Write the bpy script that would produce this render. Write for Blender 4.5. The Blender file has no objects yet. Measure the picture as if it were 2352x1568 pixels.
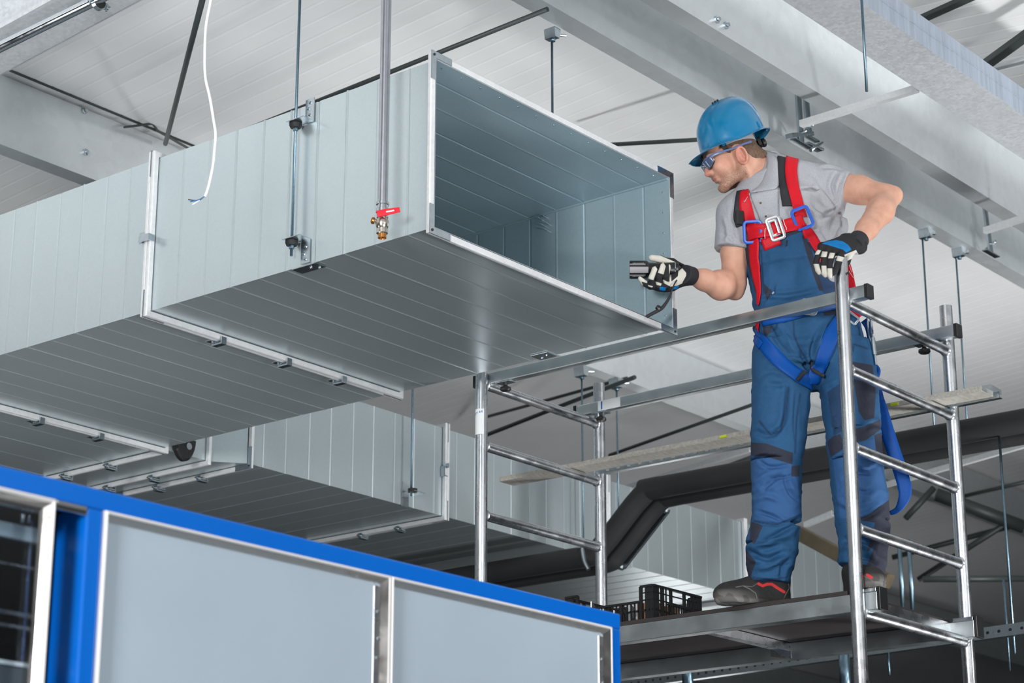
import bpy, bmesh, math, random
import numpy as np
from mathutils import Vector, Matrix
from mathutils.bvhtree import BVHTree
random.seed(7); rng = np.random.default_rng(7)
sc = bpy.context.scene
COL = sc.collection
# ------------------------------------------------------------------ camera (measured from the photograph's vanishing lines)
F = 4914.0; PITCH = math.radians(17.66); YAW = math.radians(38.94)
CP = np.array([0, 0, 1.55])
FW = np.array([math.cos(YAW)*math.cos(PITCH), math.sin(YAW)*math.cos(PITCH), math.sin(PITCH)])
RT = np.array([math.sin(YAW), -math.cos(YAW), 0.0]); UP = np.cross(RT, FW)
FH = np.array([math.cos(YAW), math.sin(YAW), 0.0])
def ray(x, y): return FW + RT*((x-1176)/F) - UP*((y-784)/F)
def onx(x, y, X): d = ray(x, y); return CP + d*((X-CP[0])/d[0])
def ony(x, y, Y): d = ray(x, y); return CP + d*((Y-CP[1])/d[1])
def onz(x, y, Z): d = ray(x, y); return CP + d*((Z-CP[2])/d[2])
def ond(x, y, D): d = ray(x, y); return CP + d*(D/(d @ FH))
cam_data = bpy.data.cameras.new('camera'); cam = bpy.data.objects.new('camera', cam_data); COL.objects.link(cam)
cam.matrix_world = Matrix(((RT[0], UP[0], -FW[0], CP[0]), (RT[1], UP[1], -FW[1], CP[1]), (RT[2], UP[2], -FW[2], CP[2]), (0, 0, 0, 1)))
cam_data.sensor_width = 36; cam_data.lens = F/2352*36; cam_data.clip_start = 0.05; cam_data.clip_end = 200
cam_data.dof.use_dof = True; cam_data.dof.focus_distance = 7.45; cam_data.dof.aperture_fstop = 5.6
sc.camera = cam
# ------------------------------------------------------------------ materials
def lin(c):
    def g(v):
        v /= 255.0
        return v/12.92 if v <= .04045 else ((v+.055)/1.055)**2.4
    return tuple(g(v) for v in c) + (1.0,)
class NT:
    def __init__(s, name):
        s.m = bpy.data.materials.new(name); s.m.use_nodes = True; s.t = s.m.node_tree; s.b = s.t.nodes['Principled BSDF']
    def n(s, kind, **kw):
        x = s.t.nodes.new(kind)
        for k, v in kw.items():
            if k in x.inputs: x.inputs[k].default_value = v
            else: setattr(x, k, v)
        return x
    def l(s, a, ao, b, bi): s.t.links.new(a.outputs[ao], b.inputs[bi])
    def set(s, **kw):
        for k, v in kw.items(): s.b.inputs[k].default_value = v
def ramp(nt, lo, hi, c0, c1, inter='LINEAR'):
    r = nt.n('ShaderNodeValToRGB'); e = r.color_ramp.elements; r.color_ramp.interpolation = inter
    e[0].position = lo; e[0].color = c0; e[1].position = hi; e[1].color = c1
    return r
def mat(name, rgb, rough=.5, metal=0.0, spec=.5, noise=0.0, nscale=30, bump=0.0, bscale=200, coat=0.0, rvar=0.0, stretch=None):
    nt = NT(name); c = lin(rgb)
    nt.set(**{'Base Color': c, 'Roughness': rough, 'Metallic': metal, 'Specular IOR Level': spec, 'Coat Weight': coat})
    tc = nt.n('ShaderNodeTexCoord'); src = (tc, 'Object')
    if stretch:
        mp = nt.n('ShaderNodeMapping'); mp.inputs['Scale'].default_value = stretch; nt.l(tc, 'Object', mp, 'Vector'); src = (mp, 'Vector')
    if noise or rvar:
        no = nt.n('ShaderNodeTexNoise', Scale=nscale, Detail=5.0, Roughness=.6); nt.l(src[0], src[1], no, 'Vector')
        if noise:
            r = ramp(nt, .3, .7, tuple(max(0, v*(1-noise)) for v in c[:3])+(1,), tuple(min(1, v*(1+noise)) for v in c[:3])+(1,))
            nt.l(no, 'Fac', r, 'Fac'); nt.l(r, 'Color', nt.b, 'Base Color')
        if rvar:
            mr = nt.n('ShaderNodeMapRange'); mr.inputs['To Min'].default_value = max(.02, rough-rvar); mr.inputs['To Max'].default_value = rough+rvar
            mr.inputs['From Min'].default_value = .3; mr.inputs['From Max'].default_value = .7
            nt.l(no, 'Fac', mr, 'Value'); nt.l(mr, 'Result', nt.b, 'Roughness')
    if bump:
        n2 = nt.n('ShaderNodeTexNoise', Scale=bscale, Detail=3.0); nt.l(src[0], src[1], n2, 'Vector')
        bp = nt.n('ShaderNodeBump', Strength=bump, Distance=.002); nt.l(n2, 'Fac', bp, 'Height'); nt.l(bp, 'Normal', nt.b, 'Normal')
    return nt.m
def galv(name, rgb, rough, scale=45, amount=.12, metal=1.0, wave=0.0, scratch=False):
    """galvanised sheet: crystalline spangle in colour and gloss"""
    nt = NT(name); c = lin(rgb); nt.set(Metallic=metal)
    rvar = min(.2, amount*1.2)
    tc = nt.n('ShaderNodeTexCoord')
    vo = nt.n('ShaderNodeTexVoronoi', Scale=scale); vo.feature = 'F1'; nt.l(tc, 'Object', vo, 'Vector')
    no = nt.n('ShaderNodeTexNoise', Scale=3.0, Detail=6.0, Roughness=.65); nt.l(tc, 'Object', no, 'Vector')
    bw = nt.n('ShaderNodeRGBToBW'); nt.l(vo, 'Color', bw, 'Color')
    ad = nt.n('ShaderNodeMath', operation='ADD'); nt.l(bw, 'Val', ad, 0); nt.l(no, 'Fac', ad, 1)
    mr = nt.n('ShaderNodeMapRange'); mr.inputs['From Min'].default_value = .55; mr.inputs['From Max'].default_value = 1.45
    nt.l(ad, 'Value', mr, 'Value')
    r = ramp(nt, 0, 1, tuple(v*(1-amount) for v in c[:3])+(1,), tuple(min(1, v*(1+amount)) for v in c[:3])+(1,))
    nt.l(mr, 'Result', r, 'Fac'); nt.l(r, 'Color', nt.b, 'Base Color')
    m2 = nt.n('ShaderNodeMapRange'); m2.inputs['To Min'].default_value = rough*(1-rvar); m2.inputs['To Max'].default_value = rough*(1+rvar)
    nt.l(mr, 'Result', m2, 'Value'); nt.l(m2, 'Result', nt.b, 'Roughness')
    if wave:
        n3 = nt.n('ShaderNodeTexNoise', Scale=2.2, Detail=1.0); nt.l(tc, 'Object', n3, 'Vector')
        bp = nt.n('ShaderNodeBump', Strength=wave, Distance=.02); nt.l(n3, 'Fac', bp, 'Height'); nt.l(bp, 'Normal', nt.b, 'Normal')
    return nt.m
M = {}
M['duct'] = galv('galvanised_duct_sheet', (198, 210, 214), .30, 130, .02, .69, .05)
M['inner'] = galv('brightened_inner_sheet', (166, 188, 197), .36, 130, .03, .4, .04)  # same sheet as the outside; interior brightness put into its colour
M['bead'] = mat('bright_trim_bead', (232, 230, 229), .35, .3)
M['flange'] = galv('galvanised_flange', (222, 224, 226), .42, 80, .05, .35)
M['zinc'] = mat('zinc_plated_steel', (190, 200, 206), .25, 1.0, noise=.1, nscale=60)
M['rod'] = mat('threaded_rod_steel', (120, 145, 160), .35, 1.0, noise=.1, nscale=90)
M['purlin'] = galv('galvanised_purlin', (222, 227, 229), .45, 25, .03, .75)
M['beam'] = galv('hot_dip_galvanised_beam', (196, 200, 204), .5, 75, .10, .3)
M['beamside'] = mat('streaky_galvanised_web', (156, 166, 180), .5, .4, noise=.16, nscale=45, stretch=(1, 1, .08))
M['roof'] = mat('white_roof_sheet', (226, 227, 228), .62, 0, .3, noise=.02, nscale=4)
M['pipe'] = mat('galvanised_pipe', (190, 192, 200), .25, 1.0, noise=.07, nscale=30)
M['chrome'] = mat('bright_steel_pipe', (205, 210, 215), .12, 1.0, rvar=.05, nscale=20)
M['rubber'] = mat('black_rubber', (28, 29, 31), .6, 0, .4)
M['plastic'] = mat('black_plastic', (30, 30, 32), .35, 0, .5)
M['alu'] = mat('brushed_aluminium', (205, 208, 212), .27, 1.0, noise=.06, nscale=14, rvar=.07)
M['alubox'] = mat('aluminium_rail', (196, 203, 205), .36, 1.0, noise=.07, nscale=9, rvar=.08)
M['deck'] = mat('brown_plywood_deck', (56, 50, 50), .5, 0, .5, noise=.15, nscale=12)
M['blue'] = mat('blue_powder_coat', (0, 94, 186), .3, 0, .3, coat=.1)
M['panel'] = mat('grey_blue_polycarbonate', (158, 172, 184), .28, 0, .4, noise=.03, nscale=3)
M['trim'] = mat('polished_trim', (196, 194, 192), .14, 1.0, rvar=.05, nscale=10)
M['dark'] = mat('dark_interior', (38, 42, 44), .45, 0, .4, noise=.1, nscale=4)
M['insul'] = mat('black_pipe_insulation', (40, 41, 43), .62, 0, .35, noise=.1, nscale=9)
M['cable'] = mat('white_cable_sheath', (225, 225, 228), .4)
M['wireblue'] = mat('blue_wire', (60, 110, 170), .4)
M['red'] = mat('red_vinyl_handle', (214, 26, 44), .35)
M['brass'] = mat('brass', (200, 140, 80), .3, 1.0)
M['nickel'] = mat('nickel_plated_brass', (205, 198, 188), .25, 1.0, noise=.1, nscale=60)
M['floor'] = mat('concrete_floor', (135, 140, 142), .35, 0, .5, noise=.12, nscale=1.2)
M['wall'] = mat('grey_wall_panel', (88, 94, 98), .5, 0, .4, noise=.03, nscale=2)
M['darksteel'] = mat('dark_painted_steel', (62, 68, 69), .5, .4)
M['board'] = mat('dirty_aluminium_straightedge', (176, 172, 164), .55, .3, noise=.22, nscale=26, stretch=(1, 3, 3))
M['timber'] = mat('brown_timber', (88, 78, 58), .6, noise=.25, nscale=9)
M['white'] = mat('white_label', (235, 238, 240), .4)
M['inkblue'] = mat('blue_print', (40, 110, 190), .4)
M['carton'] = mat('brown_cardboard', (196, 150, 112), .7, noise=.06, nscale=20)
M['level'] = mat('yellow_green_vial', (205, 220, 60), .2, 0, .5)
nt = NT('clear_window'); tr_ = nt.n('ShaderNodeBsdfTransparent'); tr_.inputs[0].default_value = (.86, .9, .92, 1); gl_ = nt.n('ShaderNodeBsdfGlossy', Roughness=.03); mx_ = nt.n('ShaderNodeMixShader'); mx_.inputs[0].default_value = .09
nt.l(tr_, 0, mx_, 1); nt.l(tr_, 0, mx_, 1); nt.l(gl_, 0, mx_, 2); nt.l(mx_, 0, nt.t.nodes['Material Output'], 'Surface'); M['glass'] = nt.m
# ------------------------------------------------------------------ mesh builder
ORG = {}
def linkobj(name, me, parent=None):
    o = bpy.data.objects.new(name, me); COL.objects.link(o)
    if parent is not None:
        o.parent = parent
        ORG[o.name] = ORG[parent.name]
    else: ORG[o.name] = np.zeros(3)
    return o
def empty(name, loc):
    o = bpy.data.objects.new(name, None); COL.objects.link(o); o.location = tuple(loc); o.empty_display_size = .1
    ORG[o.name] = np.array(loc, float); return o
def tag(o, label, cat, group=None, kind=None):
    o['label'] = label; o['category'] = cat
    if group: o['group'] = group
    if kind: o['kind'] = kind
    return o
def thing(name, loc, label, cat, group=None): return tag(empty(name, loc), label, cat, group)
def nrm(v): v = np.asarray(v, float); return v/max(1e-12, np.linalg.norm(v))
def rrect(w, h, r, seg=3):
    out = []
    for cx, cy, a0 in ((w/2-r, h/2-r, 0), (-w/2+r, h/2-r, 90), (-w/2+r, -h/2+r, 180), (w/2-r, -h/2+r, 270)):
        for k in range(seg+1):
            a = math.radians(a0+90*k/seg); out.append((cx+r*math.cos(a), cy+r*math.sin(a)))
    return out
def circ(r, n=16): return [(r*math.cos(2*math.pi*k/n), r*math.sin(2*math.pi*k/n)) for k in range(n)]
class MB:
    def __init__(s): s.v = []; s.f = []; s.mi = []; s.sm = []
    def add(s, vs, fs, mi=0, smooth=False):
        o = len(s.v); s.v += [tuple(map(float, p)) for p in vs]
        for f in fs: s.f.append([i+o for i in f]); s.mi.append(mi); s.sm.append(smooth)
        return s
    def box(s, a, b, mi=0):
        (x0, y0, z0), (x1, y1, z1) = a, b
        return s.add([(x0, y0, z0), (x1, y0, z0), (x1, y1, z0), (x0, y1, z0), (x0, y0, z1), (x1, y0, z1), (x1, y1, z1), (x0, y1, z1)],
                     [(0, 3, 2, 1), (4, 5, 6, 7), (0, 1, 5, 4), (1, 2, 6, 5), (2, 3, 7, 6), (3, 0, 4, 7)], mi)
    def sweep(s, prof, path, up=(0, 0, 1), mi=0, smooth=True, cap=True, scale=None, closed=False, openprof=False):
        """profile (u,v) carried along path; u = sideways, v = along 'up'"""
        P = [np.asarray(p, float) for p in path]; n = len(P); m = len(prof); rings = []
        pu = None
        for i, p in enumerate(P):
            if closed: t = nrm(P[(i+1) % n]-P[i-1])
            else: t = nrm(P[min(i+1, n-1)]-P[max(i-1, 0)])
            u = np.asarray(up, float) if pu is None else pu
            v = u-t*(u @ t)
            if np.linalg.norm(v) < 1e-4:
                u = np.array([1., 0, 0]); v = u-t*(u @ t)
            v = nrm(v); w = np.cross(t, v); pu = v
            k = 1 if scale is None else scale[i]
            rings.append([p+w*(a*k)+v*(b*k) for a, b in prof])
        vs = [q for r in rings for q in r]; fs = []
        for i in range(n if closed else n-1):
            j = (i+1) % n
            for k in range(m-1 if openprof else m):
                l = (k+1) % m
                fs.append((i*m+k, i*m+l, j*m+l, j*m+k))
        s.add(vs, fs, mi, smooth)
        if cap and not closed and not openprof:
            s.add([], [], mi); o = len(s.v)-n*m
            s.f.append([o+k for k in range(m)][::-1]); s.mi.append(mi); s.sm.append(False)
            s.f.append([o+(n-1)*m+k for k in range(m)]); s.mi.append(mi); s.sm.append(False)
        return s
    def tube(s, path, r, n=16, mi=0, cap=True, scale=None): return s.sweep(circ(r, n), path, (0, 0, 1) if abs(nrm(np.asarray(path[1])-np.asarray(path[0]))[2]) < .9 else (1, 0, 0), mi, True, cap, scale)
    def pipe(s, a, b, r, wall=.003, n=20, mi=0):
        """open-ended hollow tube"""
        a = np.asarray(a, float); b = np.asarray(b, float); t = nrm(b-a); u = nrm(np.cross(t, (0, 0, 1) if abs(t[2]) < .9 else (1, 0, 0))); w = np.cross(t, u)
        vs = []
        for p, rr in ((a, r), (b, r), (b, r-wall), (a, r-wall)):
            vs += [p+(u*math.cos(2*math.pi*k/n)+w*math.sin(2*math.pi*k/n))*rr for k in range(n)]
        fs = []
        for q in range(4):
            for k in range(n):
                l = (k+1) % n; q2 = (q+1) % 4
                fs.append((q*n+k, q*n+l, q2*n+l, q2*n+k))
        return s.add(vs, fs, mi, True)
    def lathe(s, prof, c, axis=(0, 0, 1), n=20, mi=0, smooth=True):
        """prof: (radius, height along axis)"""
        c = np.asarray(c, float); t = nrm(axis); u = nrm(np.cross(t, (0, 0, 1) if abs(t[2]) < .9 else (1, 0, 0))); w = np.cross(t, u)
        vs = []; m = len(prof)
        for r, h in prof: vs += [c+t*h+(u*math.cos(2*math.pi*k/n)+w*math.sin(2*math.pi*k/n))*r for k in range(n)]
        fs = [(i*n+k, i*n+(k+1) % n, (i+1)*n+(k+1) % n, (i+1)*n+k) for i in range(m-1) for k in range(n)]
        s.add(vs, fs, mi, smooth); o = len(s.v)-m*n
        s.f.append([o+k for k in range(n)][::-1]); s.mi.append(mi); s.sm.append(False)
        s.f.append([o+(m-1)*n+k for k in range(n)]); s.mi.append(mi); s.sm.append(False)
        return s
    def build(s, name, mats, parent=None, bevel=0, sharp=35, weld=False):
        me = bpy.data.meshes.new(name)
        o0 = ORG[parent.name] if parent is not None else np.zeros(3)
        V = np.array(s.v)-o0
        me.from_pydata(V.tolist(), [], s.f)
        for m in (mats if isinstance(mats, (list, tuple)) else [mats]): me.materials.append(m)
        for p, mi, sm in zip(me.polygons, s.mi, s.sm): p.material_index = mi; p.use_smooth = sm
        bm = bmesh.new(); bm.from_mesh(me)
        if weld: bmesh.ops.remove_doubles(bm, verts=bm.verts, dist=1e-5)
        bmesh.ops.recalc_face_normals(bm, faces=bm.faces)
        for e in bm.edges:
            if len(e.link_faces) == 2 and e.calc_face_angle(0) > math.radians(sharp): e.smooth = False
        bm.to_mesh(me); bm.free()
        o = linkobj(name, me, parent)
        if bevel:
            b = o.modifiers.new('edge', 'BEVEL'); b.width = bevel; b.segments = 2; b.limit_method = 'ANGLE'; b.angle_limit = math.radians(40)
        return o
def part(name, mats, parent, fn, **kw):
    mb = MB(); fn(mb); return mb.build(name, mats, parent, **kw)
def copy_tree(o, parent=None, delta=(0, 0, 0), label=None):
    c = o.copy(); COL.objects.link(c); c.parent = parent
    if parent is None: c.location = Vector(o.location)+Vector(delta)
    if label: c['label'] = label
    for ch in list(o.children): copy_tree(ch, c)
    return c
# ================================================================== THE HALL
def roofz(y): return 5.715-.08*abs(y-4.45)
def structure(o): o['kind'] = 'structure'; return o
X0, X1, Y0, Y1 = -9.0, 26.0, -11.0, 21.0
structure(part('floor', M['floor'], None, lambda m: m.box((X0, Y0, -.2), (X1, Y1, 0))))
for nm, a, b in (('wall_left', (X0-.2, Y0, 0), (X0, Y1, 5.9)), ('wall_right', (X1, Y0, 0), (X1+.2, Y1, 5.9)),
                 ('wall_back', (X0, Y1, 0), (X1, Y1+.2, 5.9)), ('wall_front', (X0, Y0-.2, 0), (X1, Y0, 5.9))):
    structure(part(nm, M['wall'], None, lambda m: m.box(a, b)))
def ceil(m):
    xs = []; zs = []
    x = X0
    while x < X1:
        xs += [x, x+.082, x+.087, x+.095]; zs += [0, 0, .0011, .0011]; x += .1
    ys = [Y0, 4.45, Y1]; n = len(xs)
    vs = [(xx, y, roofz(y)+zz) for y in ys for xx, zz in zip(xs, zs)]
    top = [(xx, y, roofz(y)+.1) for y in ys for xx in (X0, X1)]
    fs = [(j*n+i, (j+1)*n+i, (j+1)*n+i+1, j*n+i+1) for j in range(2) for i in range(n-1)]
    m.add(vs, fs); m.add(top, [(0, 1, 3, 2), (2, 3, 5, 4)])
structure(part('ceiling', M['roof'], None, ceil))
# purlins: deep C sections along X, web towards the viewer
def purlin(y, zb, label, depth=None, w=.095, xa=X0+.05, xb=X1-.05, side=1, bolts=()):
    zt = roofz(y)-.004 if depth is None else zb+depth
    t = .004; s = side
    prof = [(0, 0), (w*s, 0), (w*s, .022), ((w-t)*s, .022), ((w-t)*s, t), (t*s, t), (t*s, zt-zb-t-.01), ((w-t)*s, zt-zb-t-.01), ((w-t)*s, zt-zb-.032), (w*s, zt-zb-.032), (w*s, zt-zb-.01), (0, zt-zb-.01)]
    th = thing('roof_purlin', (xa, y, zb), label, 'purlin')
    part('profile', M['purlin'], th, lambda m: m.add([(xx, y+a, zb+b) for xx in (xa, xb) for a, b in prof],
         [tuple(range(12))[::-1], tuple(range(12, 24))]+[(k, (k+1) % 12, 12+(k+1) % 12, 12+k) for k in range(12)]))
    for bx, bz in bolts:
        part('bolt', M['zinc'], th, lambda m: m.lathe([(.0, 0), (.016, 0), (.016, -.01), (.009, -.012), (.009, -.02), (0, -.02)], (bx, y+.001, bz), (0, 1, 0), 10))
    return th
b1 = [ony(*p, 7.1) for p in ((193, 255), (195, 350))]
b2 = [ony(*p, 4.21) for p in ((1647, 45), (1668, 58))]
purlin(4.64, 5.34, 'galvanised roof purlin with dark underside running behind the blue helmet', bolts=[(7.9, 5.6), (7.9, 5.45)])
purlin(4.215, 5.30, 'galvanised purlin with a bolted splice, beside the broad rough beam', bolts=[(q[0], q[2]) for q in b2], w=.085)
purlin(7.1, 5.17, 'pale bolted purlin at the upper left above the near duct', bolts=[(q[0], q[2]) for q in b1])
purlin(9.5, 4.97, 'shaded purlin behind the far guard rail of the scaffold')
purlin(11.9, 4.78, 'distant dark purlin beyond the second purlin from the scaffold')
purlin(14.4, 4.58, 'faint far purlin deep in the dark end of the hall')
# broad rough galvanised beam at the upper right
th = thing('galvanised_beam', (6, 3.55, 5.1), 'broad rough galvanised beam with a streaky bluish side', 'beam')
def bm3(m):
    pr = [(3.45, 5.1), (3.665, 5.1), (3.665, 5.112), (3.462, 5.112), (3.462, 5.215), (3.55, 5.215), (3.55, 5.225), (3.45, 5.225)]
    a, b = -3.0, 25.5
    m.add([(x, y, z) for x in (a, b) for y, z in pr], [tuple(range(8))[::-1], tuple(range(8, 16))]+[(k, (k+1) % 8, 8+(k+1) % 8, 8+k) for k in range(8)], 0)
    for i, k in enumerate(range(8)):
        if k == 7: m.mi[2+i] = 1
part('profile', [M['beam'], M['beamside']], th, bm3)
part('edge_ridge', M['beamside'], th, lambda m: m.box((-3.0, 3.447, 5.163), (25.5, 3.4505, 5.168)))
# rafter at the upper left
th = thing('roof_rafter', (4.8, 6, 5.3), 'rough galvanised rafter at the upper left over the bright pipe', 'rafter')
def raf(m):
    def zz(y): return 5.308-.083*(y-6.2)
    ya, yb = -2.0, 12.0
    def zr(y): return zz(y) if y > 4.3 else zz(4.3)-.083*(4.3-y)
    pr = [(4.70, 0), (4.94, 0), (4.955, .006), (4.955, .016), (4.94, .022), (4.845, .022), (4.845, .25), (4.95, .25), (4.95, .26), (4.72, .26), (4.72, .25), (4.825, .25), (4.825, .018), (4.70, .018)]
    ys = [ya, 4.3, yb]; n = len(pr)
    m.add([(x, y, zr(y)+z) for y in ys for x, z in pr], [tuple(range(n)), tuple(range(2*n, 3*n))[::-1]]+[(j*n+k, j*n+(k+1) % n, (j+1)*n+(k+1) % n, (j+1)*n+k) for j in range(2) for k in range(n)])
part('profile', M['beam'], th, raf)
# bright pipe under it with a rubber-lined clamp
th = thing('sprinkler_pipe', (4.69, 6, 5.2), 'bright steel pipe clamped beneath the rafter at the upper left', 'pipe')
cpa = np.array([4.705, 8.5, 5.06]); cpb = np.array([4.648, 4.0, 5.335])
A_, B_ = onz(0, 108, 5.2), onz(210, 5, 5.245); dv = (B_-A_)/np.linalg.norm(B_-A_)
part('pipe', M['chrome'], th, lambda m: m.tube([A_-dv*1.6, A_, B_, B_+dv*1.5], .0215, 20))
kc = ond(226, 6, float(np.dot(B_-CP, FH)))
def clampring(m):
    for r, w, mi in ((.0265, .024, 0), (.031, .018, 1)):
        m.lathe([(.0216, -w/2), (r, -w/2), (r, w/2), (.0216, w/2)], kc, dv, 24, mi)
part('clamp_ring', [M['rubber'], M['zinc']], th, clampring)
sd = nrm(np.cross(dv, (0, 0, 1)))
for sgn in (-1, 1):
    part('clamp_screw', M['zinc'], th, lambda m: m.lathe([(.004, -.02), (.004, -.012), (.009, -.012), (.009, -.004), (.011, -.004), (.011, .004), (.007, .004), (.007, .012)], kc+sd*sgn*.042, (0, 0, 1), 10))
    part('clamp_ear', M['zinc'], th, lambda m: m.sweep(rrect(.02, .005, .001), [kc+sd*sgn*.028, kc+sd*sgn*.054]))
part('clamp_stud', M['zinc'], th, lambda m: m.tube([kc+np.array([0, 0, .03]), kc+np.array([0, 0, .07])], .005, 8))
# ------------------------------------------------------------------ braces, rods and cables under the roof
def bar(name, a, b, r, m_, label, cat, group=None, n=10):
    o = part(name, m_, None, lambda m: m.tube([a, b], r, n)); return tag(o, label, cat, group)
pa, pb = onx(505, 322, 5.9), onx(1210, 40, 5.9)
bar('bracing_rod', pa+(pa-pb)*.02, pb+(pb-pa)*.06, .010, M['darksteel'], 'dark roof bracing rod running behind the open end of the duct', 'rod')
pa, pb = ony(380, 330, 7.02), ond(470, -20, 6.6)
bar('bracing_rod', pa, pb+(pb-pa)*.3, .011, M['darksteel'], 'steep dark roof brace beside the hanging white cable', 'rod')
pa = ony(420, 290, 7.05); pb = onz(500, 310, pa[2]+.02)
part_o = part('wall_lamp_wire', M['darksteel'], None, lambda m: m.tube([ony(285, 292, 7.04), ony(350, 284, 7.03), ony(362, 300, 7.04), ony(440, 345, 7.04)], .006, 6))
tag(part_o, 'thin bent wire on the face of the pale bolted purlin', 'wire')
qa, qb = ony(0, 148, 7.06), ony(462, 345, 7.06); qb[2] = qa[2] = (qa[2]+qb[2])/2
tag(part('conduit', M['darksteel'], None, lambda m: m.tube([qa-(qb-qa)*.3, qb+(qb-qa)*.3], .007, 8)), 'thin dark conduit along the top of the pale bolted purlin', 'conduit')
for (a, b, D0_, D1_, r, lab) in (((1083, 1012), (1458, 866), 12.5, 11.0, .012, 'dark diagonal roof brace seen below the near guard rail'),
                               ((1385, 333), (1760, 312), 9.3, 8.9, .010, 'thin level rod behind the top right edge of the open duct'),
                               ((1100, 962), (1440, 868), 13.5, 12.0, .010, 'faint roof brace crossing just above the dark diagonal brace'),
                               ((1590, 1100), (1750, 1040), 13, 12.6, .012, 'faint roof brace behind the knees of the worker'),
                               ((1400, 1045), (1740, 925), 12.6, 11.0, .010, 'roof brace between the straightedge and the far guard rail'),
                               ((2080, 1190), (2145, 1120), 14.0, 14.0, .022, 'short dark truss diagonal above the tray, nearest the blue lanyard'),
                               ((2110, 1330), (2330, 1190), 14.5, 14.0, .02, 'long dark truss diagonal right of the scaffold'),
                               ((2050, 1280), (2352, 1200), 15.5, 15.5, .02, 'upper dark truss chord right of the scaffold'),
                               ((2120, 1330), (2352, 1328), 13.0, 13.0, .02, 'level grey rail low on the right of the scaffold'),
                               ((2150, 1135), (2352, 1210), 14.0, 14.0, .045, 'thick dark pipe high in the dark right background'),
                               ((2210, 1140), (2360, 1105), 14.4, 14.0, .014, 'thin dark chord above the thick dark pipe')):
    bar('roof_brace', ond(*a, D0_), ond(*b, D1_), r, M['darksteel'], lab, 'brace')
# dark braces under the roof at the top right corner
pa, pb = onz(2080, 60, 5.55), onz(2270, -25, 5.55)
o = part('roof_brace', M['darksteel'], None, lambda m: m.sweep(rrect(.045, .02, .003), [pa-(pb-pa)*.3, pb+(pb-pa)*.3])); tag(o, 'dark flat brace beyond the rough beam, nearest the top edge', 'brace')
pa, pb = onz(2262, 150, 5.5), onz(2400, 50, 5.5)
o = part('roof_brace', M['darksteel'], None, lambda m: m.sweep(rrect(.05, .03, .004), [pa-(pb-pa)*.2, pb])); tag(o, 'dark angled brace meeting the rough beam at the upper right', 'brace')
pa, pb = onz(2270, 160, 5.52), onz(2400, 125, 5.52)
o = part('roof_brace', M['purlin'], None, lambda m: m.sweep(rrect(.03, .02, .003), [pa-(pb-pa)*.1, pb])); tag(o, 'pale thin brace below the dark angled brace at the upper right', 'brace')
# hanging white cable with bare wire ends
XC = 4.70
cpts = [(486, -40), (484, 0), (473, 60), (470, 130), (472, 180), (482, 225), (491, 280), (495, 310), (492, 350), (488, 385), (478, 430), (470, 452)]
def spl(pts, k=6):
    pts = [np.asarray(p, float) for p in pts]; out = []
    for i in range(len(pts)-1):
        p0, p1, p2, p3 = pts[max(i-1, 0)], pts[i], pts[i+1], pts[min(i+2, len(pts)-1)]
        for j in range(k):
            t = j/k
            out.append(.5*((2*p1)+(-p0+p2)*t+(2*p0-5*p1+4*p2-p3)*t*t+(-p0+3*p1-3*p2+p3)*t**3))
    return out+[pts[-1]]
cw = spl([ond(x, y, 6.42) for x, y in cpts])
th = thing('electric_cable', cw[0], 'white electric cable hanging loose with bare wire ends', 'cable')
part('sheath', M['cable'], th, lambda m: m.tube(cw, .0048, 10))
for k, (ex, ey, mm) in enumerate(((437, 463, 'wireblue'), (432, 458, 'zinc'), (441, 470, 'cable'))):
    part('wire_end', M[mm], th, lambda m: m.tube(spl([ond(471, 450, 6.42), ond(456, 459+k, 6.41), ond(ex, ey, 6.40)]), .0022, 6))
# ------------------------------------------------------------------ hanger rods
def rod(a, b, label, r=.005): return bar('hanger_rod', a, b, r, M['rod'], label, 'threaded rod', None, 8)
def beam_clamp(P, label, s=1.0):
    th = thing('beam_clamp', P, label, 'clamp'); P = np.asarray(P, float)
    part('jaw', M['zinc'], th, lambda m: m.sweep([(a*s, b*s) for a, b in ((-.012, -.035), (.012, -.035), (.016, -.01), (.016, .0), (-.016, .0), (-.016, -.01))], [P+np.array([0, -.02*s, 0]), P+np.array([0, .025*s, 0])]))
    part('set_screw', M['zinc'], th, lambda m: m.lathe([(.009*s, 0), (.009*s, .008*s), (.005*s, .008*s), (.005*s, .05*s)], P+np.array([.016*s, .01, -.012*s]), (1, -.3, .2), 8))
    part('nut', M['rod'], th, lambda m: m.lathe([(.009*s, 0), (.009*s, -.01*s)], P+np.array([0, 0, -.035*s]), (0, 0, 1), 6))
    return th
RX, RY = 4.757, 4.79
rod((RX, RY, 5.36), (RX, RY, 3.985), 'long steel hanger rod through the brackets on the bright duct side')
rod((6.157, 4.77, 5.34), (6.157, 4.77, 4.45), 'hanger rod dropping behind the upper edge of the open duct')
beam_clamp((6.157, 4.765, 5.34), 'zinc beam clamp holding the rod behind the open duct', 1.2)
qa = ond(1976, -60, 6.55); qb = ond(1979, 210, 6.55)
rod(qa, (qa[0], qa[1], qb[2]), 'free-hanging rod end in front of the rough beam at the upper right')
for (x, y, yb, lab) in ((2118, 535, 985, 'left'), (2195, 578, 1010, 'right')):
    P = ony(x, y, 4.725); P[2] = 5.34
    rod((P[0], P[1], 5.33), (P[0], P[1], ony(x, yb, 4.73)[2]), f'{lab} one of two thin rods hanging behind the scaffold at the far right')
    beam_clamp((P[0], P[1]-.02, 5.34), f'zinc clamp atop the {lab} one of two thin rods at the far right', 1.3)
P = ony(2128, 1000, 4.73)
th = thing('pipe_hanger', P, 'dark pipe hanger with a bolt at the foot of the thin rods', 'hanger')
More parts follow.
